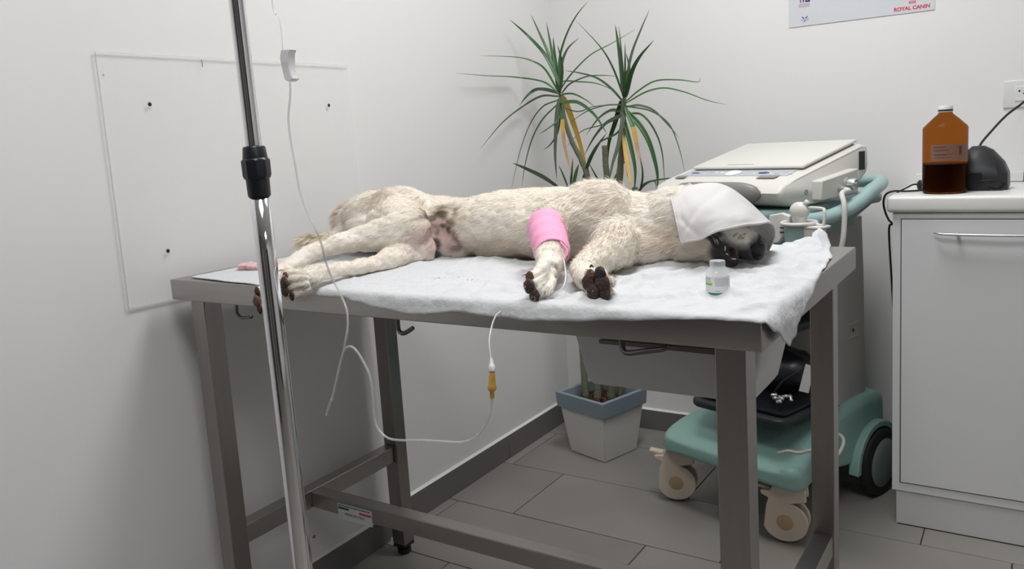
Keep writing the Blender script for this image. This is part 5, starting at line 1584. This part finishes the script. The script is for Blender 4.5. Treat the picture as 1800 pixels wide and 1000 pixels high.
# ------------------------------------------------------------------ cabinet and worktop
KX0, KX1, KY0, KY1 = -.297, .62, 2.180, WY - .001
cabn = empty('base_cabinet', ((KX0 + KX1) / 2, 2.37, 0), 'white base cabinet with a bar-handled door at the right', 'cabinet')
obj('body', box((KX0, KY0, .094), (KX1, KY1, .818)), CLINEN, cabn, bevel=.0012)
obj('plinth', box((KX0 + .010, KY0 + .004, 0), (KX1, KY1, .094)), PLINTH, cabn, bevel=.001)
obj('plinth_shadow_gap', box((KX0 + .012, KY0 + .0035, .0), (KX1, KY0 + .006, .003)), GAPM, cabn)
for (x0, x1) in ((-.2765, .158), (.163, .600)):
    obj('door_gap', box((x0 - .0022, KY0 - .0008, .1168), (x1 + .0022, KY0 + .001, .8042)), GAPM, cabn)
    d = obj('door', box((x0, KY0 - .0035, .119), (x1, KY0 + .0005, .802)), CLINEN, cabn, bevel=.0012)
    hx0, hx1 = x0 + .072, x1 - .06
    hz = .770
    bm = NB()
    add_tube(bm, catmull([(hx0, KY0 - .018, hz + .002), (hx0 + .03, KY0 - .026, hz), ((hx0 + hx1) / 2, KY0 - .030, hz - .001), (hx1 - .03, KY0 - .026, hz), (hx1, KY0 - .018, hz + .002)], 8), lambda t: .0058 * (1 - .55 * abs(2 * t - 1) ** 4), 14, flat=.6)
    for x in (hx0 + .05, hx1 - .05):
        add_tube(bm, [Vector((x, KY0 - .003, hz)), Vector((x, KY0 - .027, hz))], .004, 12)
    obj('handle', bm, HANDLE, d, smooth=True)
top_ = obj('worktop', box((KX0 - .013, KY0 - .012, .8195), (KX1 + .01, KY1, .8605)), CTOP, bevel=.010, seg=4, origin=(0, 2.37, .8195))
tag(top_, 'thick white laminate worktop with rounded edges on the cabinet', 'worktop')
duct = obj('cable_duct', box((-.288, WY - .016, .8615), (-.0285, WY - .0005, .888)), LABELW, bevel=.002, origin=(-.16, WY, .8615))
tag(duct, 'low white plastic cable duct along the wall behind the brown bottle', 'cable duct')
duct = obj('cable_duct', box((-.0270, WY - .020, .8615), (.50, WY - .0005, .890)), BEIGE, bevel=.002, origin=(.2, WY, .8615))
tag(duct, 'cream strip along the wall at the right edge of the worktop', 'cable duct')

# ------------------------------------------------------------------ amber bottle
BC = Vector((-.190, 2.252, .862))
bot = empty('bottle', BC, 'tall amber plastic bottle with a white cap half full of dark liquid', 'bottle')
Rb = .0500
Hh = Vector((-0.1975, 2.2520, 1.0734)).z - BC.z
obj('body', lathe([(.0, .001), (Rb * .93, .0), (Rb * .99, .003), (Rb, .008), (Rb, Hh * .745), (Rb * .96, Hh * .765), (Rb * .62, Hh * .845), (Rb * .36, Hh * .900), (Rb * .30, Hh * .92), (Rb * .30, Hh * .95)], BC, sides=48), AMBER, bot, autos=50)
obj('liquid', lathe([(.0, .002), (Rb * .92, .0025), (Rb * .965, .008), (Rb * .965, Hh * .345), (.0, Hh * .345)], BC, sides=40), LIQUID, bot, autos=50)
obj('cap', lathe([(Rb * .315, Hh * .925), (Rb * .325, Hh * .93), (Rb * .325, Hh * .992), (Rb * .30, Hh), (.0, Hh)], BC, sides=32), LABELW, bot, autos=40, )
obj('cap_band', lathe([(Rb * .333, Hh * .938), (Rb * .335, Hh * .942), (Rb * .335, Hh * .952), (Rb * .333, Hh * .956)], BC, sides=32, ), BLACKP, bot, autos=40)
ba = math.degrees(math.atan2(-BC.x, BC.y))
lab = obj('label', arc_patch(BC.x, BC.y, Rb + .0004, ba - 38, ba + 70, BC.z + Hh * .375, BC.z + Hh * .56, 20), AMBLABEL, bot)
bm = NB()
for (z_, a0, a1) in ((.535, -30, 5), (.525, -30, 0), (.50, -28, 12), (.49, -28, 8), (.45, -26, 20), (.44, -26, 4), (.41, -26, 14)):
    b2 = arc_patch(BC.x, BC.y, Rb + .0008, ba + a0, ba + a1, BC.z + Hh * z_, BC.z + Hh * (z_ + .004), 6, .0001)
    me_ = bpy.data.meshes.new('t'); b2.to_mesh(me_); b2.free(); bm.from_mesh(me_); bpy.data.meshes.remove(me_)
for k in range(10):
    b2 = arc_patch(BC.x, BC.y, Rb + .0008, ba + 36, ba + 44, BC.z + Hh * (.44 + k * .010), BC.z + Hh * (.444 + k * .010 + random.uniform(0, .003)), 2, .0001)
    me_ = bpy.data.meshes.new('t'); b2.to_mesh(me_); b2.free(); bm.from_mesh(me_); bpy.data.meshes.remove(me_)
obj('fine_print', bm, GAPM, lab)
obj('label_strip', arc_patch(BC.x, BC.y, Rb + .0004, ba - 60, ba + 75, BC.z + Hh * .335, BC.z + Hh * .352, 20), mat('label_maroon', (.05, .012, .015), .5), bot)

# ------------------------------------------------------------------ black charger dock and cables
DC = Vector((-.108, 2.335, .8615))
dock = empty('charger_dock', DC, 'dark grey plastic charger dock behind the amber bottle', 'charger')
def ngon_ring(pts, z): return [(DC.x + x, DC.y + y, DC.z + z) for x, y in pts]
bsh = [(-.052, -.030), (-.036, -.046), (.030, -.046), (.050, -.026), (.054, .030), (.030, .048), (-.036, .048), (-.052, .028)]
def sc(k, kx, ox=0, oy=0): return [(x * kx + ox, y * k + oy) for x, y in bsh]
bm = loft([ngon_ring(sc(.95, .95), 0), ngon_ring(sc(1, 1), .006), ngon_ring(sc(.98, .98), .040), ngon_ring(sc(.80, .86, -.004, .004), .066), ngon_ring(sc(.50, .55, -.012, .010), .096), ngon_ring(sc(.26, .26, -.016, .012), .107)])
obj('shell', bm, SLATE, dock, bevel=.004, seg=3)
obj('front_recess', box((DC.x - .034, DC.y - .0475, DC.z + .008), (DC.x - .004, DC.y - .0455, DC.z + .044)), BLACKP, dock, bevel=.001)
plug = Vector((-.032, WY - .030, 1.094))
c1 = tube([(DC.x + .008, DC.y + .012, DC.z + .085), (-0.1219, 2.3600, 0.9657), (-0.0967, 2.4200, 1.0054), (-0.0679, 2.4800, 1.0403), (-0.0380, 2.5300, 1.0658), (-.020, WY - .045, 1.085), plug], .0030, 10, 8)
tag(obj('power_cable', c1, RUBBER, smooth=True), 'black power cable rising from the dock to the wall socket', 'cable')
c2 = tube([(-0.1167, 2.2850, 0.8852), (-0.0974, 2.2850, 0.8861), (-0.0809, 2.2900, 0.8853), (-0.0645, 2.3000, 0.8800), (-0.0596, 2.3000, 0.8715), (-0.0686, 2.2900, 0.8629), (-0.0851, 2.2850, 0.8622), (-0.1007, 2.2850, 0.8667)], .0022, 10, 6)
tag(obj('cable_loop', c2, RUBBER, smooth=True), 'thin black cable looping out to the right of the charger dock', 'cable')
c3 = tube([(-.23, 2.30, .866), (-0.2532, 2.2700, 0.8652), (-0.2807, 2.2600, 0.8652), (-0.3058, 2.2500, 0.8665), (-0.3224, 2.2450, 0.8585), (-0.3269, 2.2400, 0.8386), (-0.3229, 2.2400, 0.8151), (-0.3148, 2.2400, 0.7946), (-0.3068, 2.2400, 0.7829), (-.318, 2.27, .76), (-.314, 2.30, .60), (-.312, 2.40, .30), (-.312, 2.45, .02)], .0026, 10, 6)
tag(obj('black_cable', c3, RUBBER, smooth=True), 'black cable drooping over the left end of the worktop', 'cable')
c4 = tube([(-.235, 2.34, .868), (-0.2653, 2.3300, 0.8765), (-0.2830, 2.3000, 0.8691), (-0.2992, 2.2700, 0.8617)], .0022, 10, 6)
tag(obj('black_cable', c4, RUBBER, smooth=True), 'short thin black cable branch behind the drooping cable on the worktop', 'cable')
bm = lathe([(.011, 0), (.013, .003), (.013, .018), (.008, .024)], (-.250, 2.355, .8615), sides=18)
tag(obj('cable_plug', bm, BLACKP, autos=40), 'small black plug half hidden behind the left side of the bottle', 'plug')

# ------------------------------------------------------------------ wall socket
SK0, SK1 = Vector((-0.0813, 2.5680, 1.1323)), Vector((-0.0772, 2.5680, 1.0582))
soc = empty('wall_socket', (-.02, WY, 1.095), 'white wall socket plate cut by the right edge of the picture', 'socket')
obj('plate', box((-.080, WY - .006, SK1.z), (.042, WY - .0002, SK0.z - .003)), SOCKETM, soc, bevel=.002, seg=3)
obj('insert', box((-.053, WY - .0085, SK1.z + .016), (.016, WY - .005, SK0.z - .019)), LABELW, soc, bevel=.0015)
for xk in (-.043, -.031, -.019):
    obj('pin_hole', lathe([(.0, .0004), (.0026, .0003)], (xk, WY - .0086, 1.1005), (0, -1, 0), 12), GAPM, soc, recalc=True)
obj('plug_body', lathe([(.014, 0), (.015, .004), (.012, .028), (.006, .034)], (-.008, WY - .0085, 1.098), (0, -1, 0), 20), BLACKP, soc, autos=40)

# ------------------------------------------------------------------ poster on the back wall
pz0 = Vector((-0.6377, 2.5680, 1.3385)).z
pxl, pxr = Vector((-0.6377, 2.5680, 1.3385)).x, Vector((-0.2461, 2.5680, 1.3400)).x
post = empty('poster', ((pxl + pxr) / 2, WY, pz0), 'pale wall poster with red and blue printed logos above the scanner', 'poster')
obj('sheet', box((pxl, WY - .0022, pz0), (pxr, WY - .0006, pz0 + .55)), POSTER, post)
yp = WY - .0028
def flat_poly(name, pts, m):
    bm = prism([(p[0], yp, p[2]) for p in pts], (0, .0005, 0))
    return obj(name, bm, m, post)
letters('brand_lettering', 'ROYAL CANIN', .0138, ((Vector((-0.3028, 2.5680, 1.3508)).x), yp + .0003, Vector((-0.3028, 2.5680, 1.3508)).z), (1, 0, 0), (0, 0, 1), RED, post, offset=.035)
cr = Vector((-0.3015, 2.5680, 1.3660))
bm = NB()
for k in range(5):
    add_ball(bm, Vector((cr.x + (k - 2) * .0038, yp + .0004, cr.z + .003 - abs(k - 2) * .0006)), .0015, (1, .3, 1.3), seg=8, rings=6)
add_box(bm, (cr.x - .009, yp, cr.z - .0025), (cr.x + .009, yp + .0006, cr.z - .0005))
obj('crown', bm, RED, post)
lg = Vector((-0.5904, 2.5680, 1.4069))
bm = NB()
# cut-off blue initials: two blocks of slanted strokes
for (a, b, c, d) in ((-.014, -.011, 0, .020), (-.006, -.002, 0, .020), (.002, .0145, 0, .004), (.002, .006, 0, .020), (.0105, .0145, .0, .020)):
    add_box(bm, (lg.x + a, yp, lg.z + c), (lg.x + b, yp + .0006, lg.z + d))
obj('blue_logo', bm, NAVY, post)
obj('logo_line', box((lg.x - .0175, yp, lg.z - .0058), (lg.x + .0145, yp + .0006, lg.z - .0036)), ROSEPR, post)
bm = NB()
for k in range(2):
    for j in range(8):
        add_box(bm, (lg.x - .0175 + j * .004, yp, lg.z - .0100 - k * .0034), (lg.x - .0145 + j * .004, yp + .0006, lg.z - .0080 - k * .0034))
obj('small_print', bm, ROSEPR, post)
b3 = Vector((-0.5910, 2.5680, 1.3592))
bm = NB()
for s in (-1, 1):
    add_prism(bm, [(b3.x + s * .001, yp, b3.z + .002), (b3.x + s * .009, yp, b3.z + .008), (b3.x + s * .0075, yp, b3.z + .0035), (b3.x + s * .003, yp, b3.z - .0005)], (0, .0005, 0))
add_prism(bm, [(b3.x - .0025, yp, b3.z - .0065), (b3.x, yp, b3.z - .0095), (b3.x + .0025, yp, b3.z - .0065)], (0, .0005, 0))
obj('blue_emblem', bm, NAVY, post)
bm = NB()
for s in (-1, 1):
    for k in range(4):
        add_box(bm, (b3.x + s * .0028 * (k + .5) - .001, yp, b3.z - .0058 + .0004 * k), (b3.x + s * .0028 * (k + .5) + .001, yp + .0006, b3.z - .0030 + .0004 * k))
obj('small_print', bm, mat('print_blue_grey', (.30, .34, .52), .5), post)
